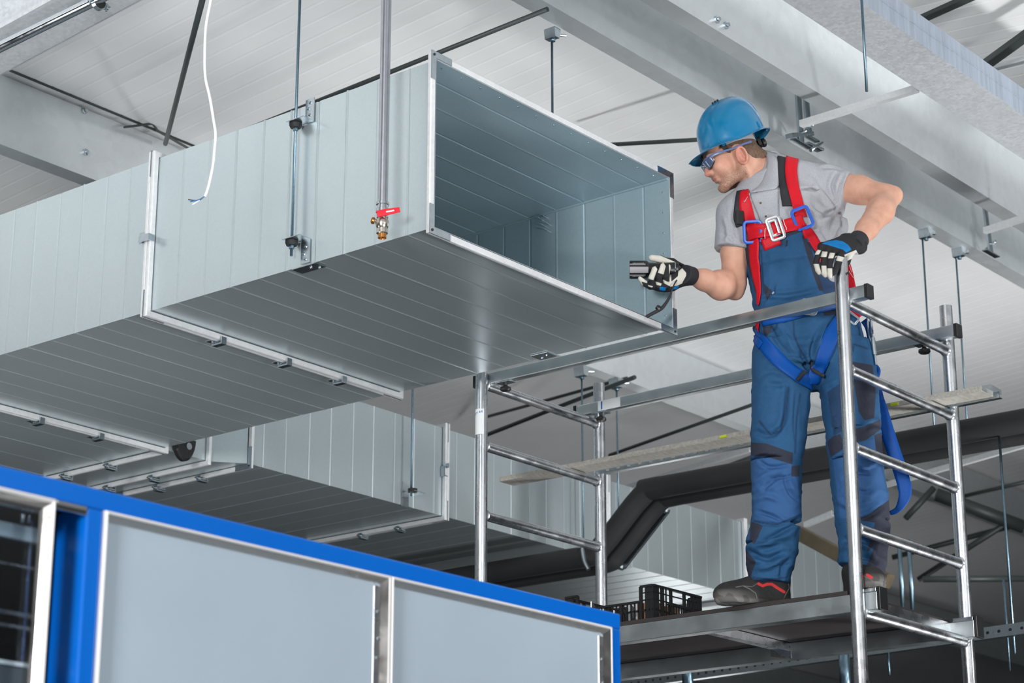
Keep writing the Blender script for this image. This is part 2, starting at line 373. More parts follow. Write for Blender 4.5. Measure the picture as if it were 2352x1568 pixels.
part('rubber_block', M['rubber'], th, lambda m: m.box(P+np.array([-.03, -.03, -.01]), P+np.array([.03, .03, .03])), bevel=.004)
part('bolt', M['zinc'], th, lambda m: m.tube([P+np.array([.0, 0, -.01]), P+np.array([.02, -.02, -.1])], .012, 8))
for (x, y0_, y1_, lab) in ((948, 880, 1140, 'thin hanger rod in front of the far duct, left of the scaffold'), (1336, 843, 1290, 'thin rod hanging just left of the far scaffold post'), (1416, 870, 1205, 'thin rod hanging just right of the far scaffold post')):
    Pt = ony(x, y0_, 6.755); Pb = ony(x, y1_, 6.755)
    rod((Pt[0], 6.755, Pt[2]+(.35 if y0_ == 880 else 0)), (Pt[0], 6.755, Pb[2]), lab)
    if y0_ != 880:
        beam_clamp((Pt[0], 6.755, Pt[2]), 'zinc clamp at the top of the '+lab.split('hanging ')[1]+' rod' if 0 else ('zinc clamp topping the rod left of the far scaffold post' if x == 1336 else 'zinc clamp topping the rod right of the far scaffold post'), 1.5)
# channel struts with drop bars by the helmet and at the right edge
def strut(a, b, label):
    th = thing('strut_channel', a, label, 'strut')
    w, h, t = .014, .014, .002
    pr = [(-w, -h), (w, -h), (w, h), (w-.005, h), (w-.005, h-t), (w-t, h-t), (w-t, -h+t), (-w+t, -h+t), (-w+t, h-t), (-w+.005, h-t), (-w+.005, h), (-w, h)]
    part('channel', M['flange'], th, lambda m: m.sweep(pr, [a, b], smooth=False)); return th
def dropbar(top, bot, label):
    th = thing('drop_bar', top, label, 'hanger')
    part('bar', M['zinc'], th, lambda m: m.sweep(rrect(.04, .012, .002), [top, bot], (0, 1, 0)))
    part('foot', M['zinc'], th, lambda m: m.sweep(rrect(.03, .006, .001), [np.asarray(bot)+np.array([-.07, 0, 0]), np.asarray(bot)+np.array([.07, 0, 0])]))
    part('cross_pin', M['zinc'], th, lambda m: m.tube([np.asarray(bot)+np.array([0, -.03, .06]), np.asarray(bot)+np.array([.05, .05, .05])], .006, 8))
a = onz(1840, 285, 5.2); b = onz(2108, 203, 5.2)
strut(a, b, 'galvanised channel strut above and right of the blue helmet')
for x, y0_, y1_, lab in ((1832, 200, 330, 'drop bar at the low end of the strut by the helmet, nearer one'), (1850, 215, 315, 'drop bar at the low end of the strut by the helmet, farther one')):
    dropbar(ony(x, y0_, 4.50), ony(x+8, y1_, 4.50), lab)
P = ony(1845, 335, 4.55)
th = thing('strut_bracket', P, 'small angled zinc bracket just right of the helmet', 'bracket')
part('arm', M['zinc'], th, lambda m: m.sweep(rrect(.035, .02, .003), [ony(1812, 312, 4.5), ony(1862, 308, 4.5)]))
part('angle', M['zinc'], th, lambda m: m.sweep(rrect(.04, .012, .003), [ony(1850, 330, 4.5), ony(1884, 345, 4.5)]))
part('bolt', M['zinc'], th, lambda m: m.tube([ony(1862, 345, 4.48), ony(1888, 328, 4.48)], .009, 8))
a = onz(2262, 530, 5.15); b = onz(2420, 478, 5.15)
strut(a, b, 'galvanised channel strut at the right edge under the purlin')
dropbar(ony(2262, 475, 4.55), ony(2276, 582, 4.55), 'drop bar holding the strut at the right edge')
# ================================================================== DUCTWORK
def duct_section(axis, l0, l1, w0, w1, z0, z1, label, beads, f0=True, f1=True, corners=True, sheet='duct', pair=.016, rivets=False):
    mp = (lambda l, w, z: (w, l, z)) if axis == 'Y' else (lambda l, w, z: (l, w, z))
    th = thing('duct_section', mp((l0+l1)/2, (w0+w1)/2, z0), label, 'duct')
    st = [(l0, 0)]
    for bpos, h in beads:
        if l0+.02 < bpos < l1-.02: st += [(bpos-.006, 0), (bpos-.0015, h*.85), (bpos+.0015, h*.85), (bpos+.006, 0)]
    st.append((l1, 0))
    def shell(m):
        n = len(st)
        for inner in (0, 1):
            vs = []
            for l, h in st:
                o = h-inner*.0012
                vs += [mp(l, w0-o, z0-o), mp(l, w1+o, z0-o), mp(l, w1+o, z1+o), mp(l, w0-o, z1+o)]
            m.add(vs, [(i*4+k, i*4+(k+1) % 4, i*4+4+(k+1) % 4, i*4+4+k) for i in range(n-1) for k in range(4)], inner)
        for i in (0, n-1):
            for k in range(4):
                a, b = i*4+k, i*4+(k+1) % 4
                m.f.append((a, b, b+4*n, a+4*n)); m.mi.append(0); m.sm.append(False)
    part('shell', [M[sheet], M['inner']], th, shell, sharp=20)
    e = .022; g = .003
    def ring(la, lb):
        def fn(m):
            prof = [(la, g), (lb, g), (lb, e), (lb-(lb-la)*.25, e+.002), (la+(lb-la)*.25, e+.002), (la, e)]
            vs = []
            for sx, sz in ((0, 0), (1, 0), (1, 1), (0, 1)):
                for l, o in prof:
                    vs.append(mp(l, (w1+o) if sx else (w0-o), (z1+o) if sz else (z0-o)))
            n = len(prof)
            m.add(vs, [(c*n+k, c*n+(k+1) % n, ((c+1) % 4)*n+(k+1) % n, ((c+1) % 4)*n+k) for c in range(4) for k in range(n)])
        return fn
    for on, la, lb, face in ((f0, l0-.001, l0+pair, l0-.0035), (f1, l1-pair, l1+.001, l1+.0035)):
        if not on: continue
        fl = part('flange', M['flange'], th, ring(la, lb), bevel=.0015)
        if corners:
            for sx in (0, 1):
                for sz in (0, 1):
                    def cp(m, sx=sx, sz=sz):
                        W = w1 if sx else w0; Z = z1 if sz else z0; a = 1 if sx else -1; b = 1 if sz else -1
                        L = [(e+.004, e+.004), (e+.004, -.075), (.003, -.075), (.003, .003), (-.075, .003), (-.075, e+.004)]
                        lo, hi = (face, face+.003) if face < (l0+l1)/2 else (face-.003, face)
                        vs = [mp(l, W+a*u, Z+b*v) for l in (lo, hi) for u, v in L]
                        m.add(vs, [tuple(range(6)), tuple(range(6, 12))]+[(k, (k+1) % 6, 6+(k+1) % 6, 6+k) for k in range(6)])
                    c = part('corner_plate', M['zinc'], fl, cp)
                    def hole(m, sx=sx, sz=sz):
                        W = w1 if sx else w0; Z = z1 if sz else z0; a = 1 if sx else -1; b = 1 if sz else -1
                        lo = face-.0012 if face < (l0+l1)/2 else face+.0012
                        c0 = np.array(mp(lo, W+a*.013, Z+b*.013)); ax = np.array(mp(1, 0, 0))
                        m.lathe([(.0045, -.001), (.0045, .001)], c0, ax, 10)
                    part('bolt_hole', M['dark'], fl, hole)
    if rivets:
        def rv(m):
            k = 0
            for wv in np.linspace(w0+.06, w1-.06, 13): m.lathe([(.0032, 0), (.0028, -.002), (0.0005, -.003)], mp(l0+.028, wv, z1-.0015), (0, 0, 1), 8)
            for zv in np.linspace(z0+.05, z1-.05, 7): m.lathe([(.0032, 0), (.0028, -.002), (0.0005, -.003)], mp(l0+.028, w1-.0015, zv), (1, 0, 0) if axis == 'Y' else (0, 1, 0), 8)
        part('rivet', M['zinc'], th, rv)
    return th
DX0, DX1, DZ0, DZ1 = 4.787, 6.105, 3.953, 4.535
SEAM = None
JY = [4.185, 5.525, 6.905, 7.75]
def beadsY(px_list, X=DX0): return [(onx(x, y, X)[1], h) for x, y, h in px_list]
edge_bot = lambda x: 816-.2949*x
bl = [(935, .0012), (862, -.0008), (790, .0018), (722, -.0012), (658, .0016), (595, .0012), (531, .0018), (468, -.0012), (408, .0016)]
b1_ = [(onx(x, edge_bot(x)-20, DX0)[1], h*1.3) for x, h in bl]
duct_section('Y', JY[0], JY[1], DX0, DX1, DZ0, DZ1, 'near duct section with the open mouth the worker looks into', b1_, rivets=True)
d1_ = bpy.data.objects['duct_section']
for sz in (DZ1-.004, DZ0+.004): part('corner_seam', M['inner'], d1_, lambda m: m.sweep(rrect(.009, .007, .002), [(DX1-.005, JY[0]+.004, sz), (DX1-.005, JY[1]-.004, sz)]))
bl = [(285, .0018), (228, -.0012), (173, .0018), (119, -.0012), (63, .0018), (12, -.001)]
b2_ = [(onx(x, edge_bot(x)-20, DX0)[1], h*1.3) for x, h in bl]+[(6.5+.13*k, .0016*(-1)**k) for k in range(4)]
duct_section('Y', JY[1]+.003, JY[2], DX0, DX1, DZ0, DZ1, 'second duct section, joined behind the open one', b2_)
def evenb(a, b, s): return [(a+s*(k+.5), (.0022 if k % 2 else -.0014)) for k in range(int((b-a)/s))]
duct_section('Y', JY[2]+.003, JY[3]+.4, DX0, DX1, DZ0, DZ1, 'junction duct section above the blue frame at the left', evenb(7.0, 8.1, .2))
# the crossing duct behind
SY0, SY1, SZ0, SZ1 = 6.81, 7.72, 3.953, 4.405
XS = [6.53, 7.885, 9.245, 10.625, 12.0]
duct_section('X', DX1+.006, 6.385, 6.915, SY1-.02, DZ0, 4.43, 'short collar with a black plug, joining the two ducts', [], corners=False)
# reducer between the collar and the crossing duct
th = thing('duct_reducer', (6.45, 7.3, 3.95), 'tapered duct reducer between collar and crossing duct', 'duct')
def red(m):
    for o in (0, .0015):
        a = [(6.391, 6.915-o, DZ0-o), (6.391, SY1-.02+o, DZ0-o), (6.391, SY1-.02+o, 4.43+o), (6.391, 6.915-o, 4.43+o)]
        b = [(6.525, SY0-o, SZ0-o), (6.525, SY1+o, SZ0-o), (6.525, SY1+o, SZ1+o), (6.525, SY0-o, SZ1+o)]
        m.add(a+b, [(k, (k+1) % 4, 4+(k+1) % 4, 4+k) for k in range(4)])
part('shell', M['duct'], th, red)
labs = ['crossing duct section nearest the black plug, below the near duct', 'crossing duct section behind the left end of the scaffold', 'crossing duct section behind the black insulated pipes', 'farthest crossing duct section, seen behind the legs of the worker']
for i in range(4):
    duct_section('X', XS[i]+(.003 if i else 0), XS[i+1]-.0, SY0, SY1, SZ0, SZ1, labs[i], evenb(XS[i]+.02, XS[i+1], .148), corners=(i < 2))
# black plug on the collar
P = onx(418, 1032, 6.12); P = ony(418, 1032, 6.912)
th = thing('cable_gland', P, 'black half round plastic plug on the duct collar', 'plug')
def plug(m):
    pr = [(-.055, .045)]+[(.055*math.cos(a), .03+.1*math.sin(a)*.95) for a in np.linspace(0, -math.pi, 13)][::-1]
    pr = [(.062*math.cos(a), .045-.10*math.sin(a)) for a in np.linspace(0, math.pi, 15)]
    n = len(pr); c = P
    vs = [(c[0]+u, 6.912-d, c[2]+v) for d, k in ((0, 1), (.02, 1), (.028, .9)) for u, v in [(uu*k, .045+(vv-.045)*k) for uu, vv in pr]]
    m.add(vs, [tuple(range(n)), tuple(range(2*n, 3*n))]+[(j*n+k, j*n+(k+1) % n, (j+1)*n+(k+1) % n, (j+1)*n+k) for j in range(2) for k in range(n)])
part('body', M['plastic'], th, plug)
part('ring', M['zinc'], th, lambda m: m.lathe([(.010, 0), (.016, 0), (.016, .006), (.010, .006)], (P[0]+.012, 6.878, P[2]+.012), (0, 1, 0), 14))
# flange clamps along the joints
def clamp_proto(label):
    th = thing('flange_clamp', (0, 0, 0), label, 'clamp')
    part('yoke', M['zinc'], th, lambda m: m.sweep([(-.026, 0), (-.026, -.028), (.026, -.028), (.026, 0), (.021, 0), (.021, -.022), (-.021, -.022), (-.021, 0)], [(-.012, 0, 0), (.012, 0, 0)], smooth=False))
    part('screw', M['zinc'], th, lambda m: m.lathe([(.0045, -.042), (.0045, -.034), (.0095, -.034), (.0095, -.026), (.0045, -.026), (.0045, .02)], (0, 0, -.012), (0, -1, 0), 10))
    part('tab', M['zinc'], th, lambda m: m.sweep(rrect(.024, .003, .001), [(-.03, .028, -.012), (.012, .028, -.012)]))
    return th
proto = None
def clamp_at(loc, rot, label):
    global proto
    if proto is None: proto = clamp_proto(label); c = proto
    else: c = copy_tree(proto, None, (0, 0, 0), label)
    c.location = loc; c.rotation_euler = rot
zc = DZ0-.022
for k, (x, y) in enumerate(((515, 778), (662, 828), (793, 868))):
    clamp_at((onz(x, y, zc)[0], JY[1], zc+.008), (0, 0, 0), ('first', 'second', 'third')[k]+' clamp from the left on the bottom joint behind the open duct section')
clamp_at((DX0-.014, JY[1], onx(343, 545, DX0-.03)[2]), (0, -math.pi/2, math.pi) if 0 else (0, math.pi/2, 0), 'clamp on the upright joint of the bright duct side')
for k, (x, y) in enumerate(((100, 962), (238, 998))):
    clamp_at((onz(x, y, zc)[0], JY[2], zc+.008), (0, 0, 0), ('left', 'right')[k]+' clamp on the lowest joint of the near duct, above the blue frame')
for k, (x, y) in enumerate(((270, 1073), (175, 1098))):
    clamp_at((6.115, onz(x, y, zc)[1], zc+.008), (0, 0, math.pi/2), ('upper', 'lower')[k]+' clamp on the collar joint nearest the near duct')
for k, (x, y) in enumerate(((360, 1098), (262, 1122))):
    clamp_at((6.388, onz(x, y, zc)[1], zc+.008), (0, 0, math.pi/2), ('upper', 'lower')[k]+' clamp on the joint right of the black plug')
for k, (x, y) in enumerate(((465, 1097), (370, 1120))):
    clamp_at((6.528, onz(x, y, zc)[1], zc+.008), (0, 0, math.pi/2), ('upper', 'lower')[k]+' clamp on the reducer joint of the crossing duct')
for k, (x, y) in enumerate(((915, 1212), (830, 1228))):
    clamp_at((XS[1], onz(x, y, zc)[1], zc+.008), (0, 0, math.pi/2), ('upper', 'lower')[k]+' clamp on the crossing duct joint left of the scaffold')
clamp_at((XS[1], SY0-.014, ony(1020, 1085, SY0)[2]), (math.pi/2, 0, math.pi/2), 'clamp on the upright joint of the crossing duct left of the scaffold')
# hanger brackets on the bright side
def bracket(zf, up, label):
    th = thing('hanger_bracket', (DX0, RY, zf), label, 'bracket')
    s = 1 if up else -1; t = .003
    def pl(m):
        prof = [(0, 0), (-.052, 0), (-.052, t*-1), (-t, -t)] if 0 else None
        m.box((DX0-.006, RY-.062, min(zf, zf+s*.085)), (DX0-.003, RY-.02, max(zf, zf+s*.085)))
    part('plate', M['zinc'], th, pl, bevel=.001)
    part('foot', M['zinc'], th, lambda m: m.box((DX0-.058, RY-.062, zf-t), (DX0-.003, RY+.02, zf)), bevel=.001)
    part('washer', M['rubber'], th, lambda m: m.lathe([(.006, -.02), (.018, -.02), (.022, -.012), (.022, -.004), (.006, -.004)], (RX, RY, zf), (0, 0, 1), 16))
    part('nut', M['rod'], th, lambda m: m.lathe([(.0065, -.032), (.0095, -.031), (.0095, -.0205), (.0065, -.02)], (RX, RY, zf), (0, 0, 1), 6))
    for dz in (.025, .05, .07):
        part('screw', M['zinc'], th, lambda m: m.lathe([(.0055, 0), (.005, .003), (.001, .0045)], (DX0-.006, RY-.041+(.008 if dz == .05 else 0), zf+s*dz), (-1, 0, 0), 8))
    return th
bracket(4.468, True, 'upper hanger bracket on the bright duct side')
th = bracket(4.042, False, 'lower hanger bracket at the bottom edge of the bright duct side')
part('return_lip', M['zinc'], th, lambda m: m.box((DX0-.006, RY-.09, DZ0-.006), (DX0+.045, RY+.02, DZ0-.003)), bevel=.001)
for q in (.012, .032): part('screw', M['zinc'], th, lambda m: m.lathe([(.006, 0), (.005, -.004), (.001, -.006)], (DX0+q, RY-.04-q, DZ0-.006), (0, 0, 1), 8))
P = onz(1250, 818, DZ0-.004)
th = thing('hanger_bracket', P, 'small zinc bracket under the far bottom edge of the open duct', 'bracket')
part('plate', M['zinc'], th, lambda m: m.box(P+np.array([-.035, -.04, -.001]), P+np.array([.03, .04, .003])), bevel=.001)
for q in (-.02, .015): part('screw', M['zinc'], th, lambda m: m.lathe([(.006, 0), (.005, -.005), (.001, -.007)], P+np.array([q*.5, q, -.001]), (0, 0, 1), 8))
# screw tips poking into the duct
for k, (x, y) in enumerate(((1245, 505), (1255, 500), (1252, 520), (1262, 516), (1258, 530))):
    P = onx(x, y, DX1-.001)
    tag(part('screw_tip', M['zinc'], None, lambda m: m.lathe([(.002, -.001), (.002, .03), (.0004, .036)], P, (-1, -.2, 0), 6)), 'screw tip poking through the far inner wall of the open duct', 'screw', 'screw tips inside the duct')
# bracket and washers on the crossing duct
P = ony(940, 1135, SY0)
th = thing('hanger_bracket', P, 'bracket with black washer on the crossing duct side', 'bracket')
part('plate', M['zinc'], th, lambda m: m.box((P[0]-.06, SY0-.006, P[2]-.07), (P[0]-.01, SY0-.003, P[2]+.01)), bevel=.001)
part('foot', M['zinc'], th, lambda m: m.box((P[0]-.05, SY0-.08, P[2]-.003), (P[0]+.03, SY0-.003, P[2])), bevel=.001)
part('washer', M['rubber'], th, lambda m: m.lathe([(.006, -.004), (.024, -.004), (.024, .012), (.006, .014)], (ony(948, 1100, 6.755)[0], 6.755, P[2]), (0, 0, 1), 14))
# valve pipe
pT, pB = ond(889, -80, 6.33), ond(879, 468, 6.33)
th = thing('drain_pipe', pB, 'upright steel pipe ending in a red-handled ball valve', 'pipe')
ax = nrm(pB-pT)
part('pipe', M['pipe'], th, lambda m: m.tube([pT, pB], .0165, 24))
part('coupling', M['chrome'], th, lambda m: m.lathe([(.0166, 0), (.021, .002), (.021, .010), (.018, .012), (.018, .022), (.0215, .024), (.0215, .036), (.016, .040)], pB-ax*.006, ax, 6+14))
vb = part('valve_body', M['nickel'], th, lambda m: m.lathe([(.015, .034), (.0185, .036), (.0185, .048), (.016, .05), (.021, .058), (.022, .07), (.019, .08), (.0165, .084), (.0185, .086), (.0185, .100), (.015, .102)], pB, ax, 20))
part('stem', M['nickel'], th, lambda m: m.tube([pB+ax*.066, pB+ax*.058-RT*.030-FH*.005], .007, 12))
part('packing_nut', M['brass'], th, lambda m: m.lathe([(.009, 0), (.011, .002), (.011, .009), (.007, .012)], pB+ax*.060-RT*.024-FH*.004, -RT+np.array([0, 0, .25]), 6))
part('outlet', M['brass'], th, lambda m: m.lathe([(.012, .1), (.0135, .1), (.0135, .116), (.0115, .116), (.0105, .11)], pB, ax, 20))
h0 = pB+ax*.044-RT*.016-FH*.026; h1 = pB+ax*.028+RT*.056-FH*.022
hd = part('lever', M['red'], th, lambda m: m.sweep(rrect(.006, .022, .0025), [h0, h0*.7+h1*.3, h0*.3+h1*.7, h1], scale=[.95, 1, .9, .75]), bevel=.001)
part('lever_print', M['white'], hd, lambda m: m.sweep(rrect(.0062, .005, .001), [h0*.6+h1*.4-FH*.0006, h0*.25+h1*.75-FH*.0006]))
# ------------------------------------------------------------------ black insulated pipes
XP = 8.60
for k, (dx, dz, lab) in enumerate(((-.07, 0, 'nearer black insulated pipe bending under the crossing duct'), (.06, -.015, 'farther black insulated pipe bending under the crossing duct'))):
    zU, zL = 4.09, 3.80
    a, b = onx(1500, 1160, XP), onx(1395, 1300, XP)
    pts = [(XP+dx, -1.0, zU+dz), (XP+dx, 5.4, zU+dz), (XP+dx, 5.93, zU+dz), (XP+dx, 6.06, zU-.03+dz), (XP+dx, 6.30, zL+.05+dz), (XP+dx, 6.42, zL+dz), (XP+dx, 7.0, zL+dz), (XP+dx, 12, zL-.03+dz)]
    o = part('insulated_pipe', M['insul'], None, lambda m: m.tube(spl(pts, 5), .055, 18)); tag(o, lab, 'pipe')
a, b = onx(1533, 1172, XP+.13), onx(1432, 1302, XP+.13)
th = thing('pipe_support_strip', a, 'bright zinc strip along the bend of the black pipes', 'strip')
part('strip', M['zinc'], th, lambda m: m.sweep(rrect(.03, .012, .002), [a, b], (1, 0, 0)))
for q, nm in ((a, 0), (b, 1)): part('bolt', M['zinc'], th, lambda m: m.lathe([(.012, -.02), (.02, -.01), (.02, .01), (.01, .03)], q-np.array([.02, 0, 0]), (1, 0, 0), 8))
P = onx(1345, 1290, XP-.13)
th = thing('pipe_clamp', P, 'zinc clamp on the black pipes left of the far scaffold post', 'clamp')
part('band', M['zinc'], th, lambda m: m.tube(spl([onx(1335, 1240, XP-.13), onx(1342, 1285, XP-.13), onx(1352, 1308, XP-.13)]), .012, 8))
part('bolt', M['zinc'], th, lambda m: m.lathe([(.012, 0), (.012, .03)], onx(1338, 1255, XP-.13), (-1, 0, 0), 6))
# struts behind the worker
for (a, b, D0_, D1_, lab) in (((1441, 1119), (1726, 1031), 13.2, 11.8, 'strut channel above the bend of the black pipes'), ((2020, 1118), (2400, 1008), 12.2, 10.6, 'strut channel below the black pipes at the right edge'),
                          ((1850, 1205), (1915, 1178), 11.6, 11.4, 'short strut behind the gap between the legs')):
    strut(ond(*a, D0_), ond(*b, D1_), lab)
a, b = ond(1832, 1222, 12.2), ond(1925, 1272, 12.0)
tag(part('timber_beam', M['timber'], None, lambda m: m.sweep(rrect(.07, .08, .008), [a, b, b+(b-a)*1.2])), 'brown beam in the dark background between the legs', 'beam')
# perforated tray low at the right
a, b = np.array([9.2, 7.6, ony(1500, 1568, 7.0)[2]]), ond(2352, 1450, 9.6)
P1_, P2_ = ond(1990, 1494, 9.9), ond(2352, 1443, 9.0)
dvv = nrm(P2_-P1_)
th = thing('cable_tray', P1_, 'perforated zinc cable tray low at the right behind the scaffold', 'tray')
ta, tb = P1_-dvv*3.2, P2_+dvv*.4
part('rail', M['zinc'], th, lambda m: m.sweep([(-.02, -.025), (.02, -.025), (.02, .025), (.017, .025), (.017, -.022), (-.017, -.022), (-.017, .025), (-.02, .025)], [ta, tb], smooth=False))
def holes(m):
    L = np.linalg.norm(tb-ta); sdv = nrm(np.cross(dvv, (0, 0, 1)))
    for t in np.arange(.05, L, .07):
        c = ta+dvv*t
        if (c-CP) @ sdv > 0: pass
        for sg in (-1, 1): m.sweep(rrect(.018, .012, .005), [c+sdv*sg*.0197, c+sdv*sg*.0206], (0, 0, 1))
part('slot_holes', M['dark'], th, holes)
for k, (x, y0_, y1_, D) in enumerate(((2295, 1000, 1500, 9.2), (2305, 1330, 1540, 10.5), (1975, 1500, 1545, 9.9), (2040, 1495, 1550, 9.8), (2065, 1240, 1400, 11.5), (2087, 1240, 1410, 11.6), (1578, 1500, 1600, 9.0), (1938, 1492, 1600, 8.9))):
    lab = ('long thin rod at the far right edge crossing the tray', 'thin rod below the tray at the far right', 'rod stub below the tray just right of the near scaffold post', 'second rod stub below the tray, nearer the far post', 'left of two pale rods behind the rear trouser leg', 'right of two pale rods behind the rear trouser leg', 'grey tube below the scaffold deck near the blue frame', 'grey tube below the deck beside the near scaffold post')[k]
    Pt, Pb = ond(x, y0_, D), ond(x, y1_, D)
    rod(Pt, (Pt[0], Pt[1], Pb[2]), lab, .006 if k < 4 else (.012 if k < 6 else .024))
# ================================================================== BLUE MACHINE ENCLOSURE (lower left)
EY = 2.944; EZ = 2.468; FZ = 2.431; FD = .045
th = thing('machine_enclosure', (3.0, EY, 0), 'large blue framed machine enclosure with grey windows at the lower left', 'machine')
fr = part('top_rail', M['blue'], th, lambda m: m.box((-1.0, EY, FZ), (4.05, EY+FD, EZ)), bevel=.003)
part('corner_post', M['blue'], th, lambda m: m.box((4.013, EY+.0005, .02), (4.0495, EY+FD, FZ)), bevel=.003)
part('middle_post', M['blue'], th, lambda m: m.box((2.434, EY+.0005, .02), (2.4715, EY+.085, FZ)), bevel=.004)
part('bottom_rail', M['blue'], th, lambda m: m.box((-1.0, EY+.001, .02), (4.048, EY+FD, .14)), bevel=.003)
part('side_panel', M['blue'], th, lambda m: m.box((4.016, EY+FD, .02), (4.046, EY+1.35, EZ-.004)))
part('back_panel', M['dark'], th, lambda m: m.box((-1.0, EY+1.32, .02), (4.015, EY+1.35, EZ-.004)))
part('roof_panel', M['dark'], th, lambda m: m.box((-1.0, EY+FD, EZ-.03), (4.016, EY+1.35, EZ-.003)))
part('floor_panel', M['dark'], th, lambda m: m.box((-1.0, EY+FD, .02), (4.016, EY+1.32, .05)))
def loop(m, x0, x1, z0, z1, prof, mi=0, bead=None):
    """mitred frame; prof = (inset from the outer edge, y)"""
    n = len(prof); vs = []
    for cx, cz in ((0, 0), (1, 0), (1, 1), (0, 1)):
        for i, y in prof: vs.append(((x1-i) if cx else (x0+i), y, (z1-i) if cz else (z0+i)))
    m.add(vs, [(c*n+k, c*n+(k+1) % n, ((c+1) % 4)*n+(k+1) % n, ((c+1) % 4)*n+k) for c in range(4) for k in range(n)], mi)
    if bead is not None:
        for c in range(4):
            for k in bead: m.mi[c*n+k] = 1
tp = [(0, EY+.02), (0, EY-.004), (.0035, EY-.006), (.0055, EY-.004), (.0165, EY+.011), (.0165, EY+.02)]
for (xa, xb, lab) in ((2.473, 3.240, 'left window'), (3.243, 4.011, 'right window')):
    wn = part('window_panel', M['panel'], th, lambda m: m.box((xa+.01, EY+.012, .16), (xb-.01, EY+.018, FZ-.008)))
    part('window_trim', [M['trim'], M['bead']], wn, lambda m: loop(m, xa, xb, .145, FZ, tp, 0, (0, 1, 2)))
    part('hinge_strip', M['alu'], wn, lambda m: m.box((xb-.036, EY+.009, .16), (xb-.0175, EY+.0125, FZ-.022)), bevel=.0015)
    for zz in (2.355, 2.30, 2.26): part('screw', M['zinc'], wn, lambda m: m.lathe([(.0035, 0), (.003, .0015), (.0005, .002)], (xb-.025+(.004 if zz == 2.30 else 0), EY+.009, zz), (0, -1, 0), 8))
# left sash with see-through pane and the gap beside the post
sx = 2.362
sash = part('sliding_sash', [M['trim'], M['bead']], th, lambda m: loop(m, 1.2, sx, .145, FZ, [(0, EY+.03), (0, EY+.0), (.004, EY-.003), (.0075, EY), (.017, EY+.012), (.024, EY+.014), (.024, EY+.03)], 0, (1, 2)))
part('pane', M['glass'], sash, lambda m: m.box((1.215, EY+.018, .16), (sx-.012, EY+.022, FZ-.015)))
part('gap_cover', M['trim'], th, lambda m: m.sweep(rrect(.016, .016, .002), [(sx+.002, EY+.008, FZ-.008), (2.433, EY+.008, FZ-.008)], (0, 0, 1)), bevel=.001)
part('sash_track', M['alu'], th, lambda m: m.box((2.384, EY+.095, .05), (2.398, EY+.11, FZ-.02)))
yb = EY+.075
def strip_at(name, y, x, h, m_, w=.012):
    P = ony(0, y, yb); return part(name, m_, th, lambda m: m.box((.6, yb, P[2]-h/2), (x, yb+w, P[2]+h/2)))
xe = ony(112, 1240, yb)[0]
strip_at('pane_strip', 1212, xe, .026, M['panel'])  # pale strips set close behind the pane
strip_at('pane_strip', 1290, xe-.012, .003, M['alu'])
strip_at('pane_strip', 1402, xe-.018, .007, M['alu'])
strip_at('pane_strip', 1432, xe-.018, .005, M['alu'])
strip_at('pane_strip', 1518, xe-.022, .007, M['white'])
part('inner_panel', M['wall'], th, lambda m: m.box((.6, yb+.005, .6), (xe-.03, yb+.012, ony(0, 1524, yb)[2])))
for k, px in enumerate((55, 70, 95, 103)):
    a = ony(px, 1150, EY+.05); b = ony(px, 1200, EY+.05)
    part('hook', M['chrome'], th, lambda m: m.tube([(a[0], EY+.05, FZ-.012), (a[0], EY+.05, b[2])], .0018 if k % 2 else .003, 8))
# ================================================================== SCAFFOLD
PR = .0241; RG = [2.857, 3.142, 3.425, 3.703, 3.953]
AX = (6.224, 7.0)
def frame(y, tops, label, lower=True):
    th = thing('scaffold_ladder', (6.6, y, 0), label, 'scaffold')
    for x, t in zip(AX, tops):
        p = part('post', M['alu'], th, lambda m: m.pipe((x, y, .02), (x, y, t), PR, .004, 28))
        for z in RG:
            s = 1 if x == AX[0] else -1
            part('weld', M['alu'], p, lambda m: m.lathe([(.0195, 0), (.0235, .003), (.0225, .007), (.0195, .011)], (x+s*.0215, y, z), (s, 0, 0), 18))
        for zh in (4.045, 2.62): part('pin_hole', M['dark'], p, lambda m: m.lathe([(.0055, -.0005), (.0055, .0008)], np.array([x, y, zh])-np.array([.55, .83, 0])*.0241+np.array([.012, -.008, 0])*1.0, (-.3, -.95, 0), 12))
    zz = list(RG); z = RG[0]-.285
    while z > .2: zz.append(z); z -= .285
    for z in zz: part('rung', M['alu'], th, lambda m: m.pipe((AX[0]+.02, y, z), (AX[1]-.02, y, z), .0192, .003, 24))
    return th
F1 = frame(3.547, (4.105, 4.132), 'near aluminium scaffold end frame the worker holds on to')
F2 = frame(5.183, (4.12, 4.132), 'far aluminium scaffold end frame in front of the crossing duct')
def rail(x, z, ya, yb_, label, knobs, st=None):
    th = thing('guard_rail', (x, (ya+yb_)/2, z), label, 'rail')
    tb = part('tube', M['alubox'], th, lambda m: m.sweep(rrect(.040, .046, .004), [(x, ya, z), (x, yb_, z)]))
    for ye, s in ((ya, -1), (yb_, 1)):
        part('end_cap', M['plastic'], th, lambda m: m.box((x-.0215, min(ye, ye+s*.016), z-.025), (x+.0215, max(ye, ye+s*.016), z+.025)), bevel=.002)
    for yk in knobs:
        cl = part('claw_plate', M['zinc'], th, lambda m: m.box((x-.022, yk-.035, z-.0275), (x+.022, yk+.035, z-.0235)), bevel=.001)
        kz = z-.05
        part('knob', M['plastic'], th, lambda m: m.lathe([(.008, .026), (.008, .012), (.012, .008), (.022, .004), (.023, -.004), (.018, -.010), (.004, -.012)], (x, yk, kz), (0, 0, 1), 18))
    return th
r1 = rail(6.271, 3.979, 3.475, 5.235, 'near guard rail passing in front of the worker', (5.10,))
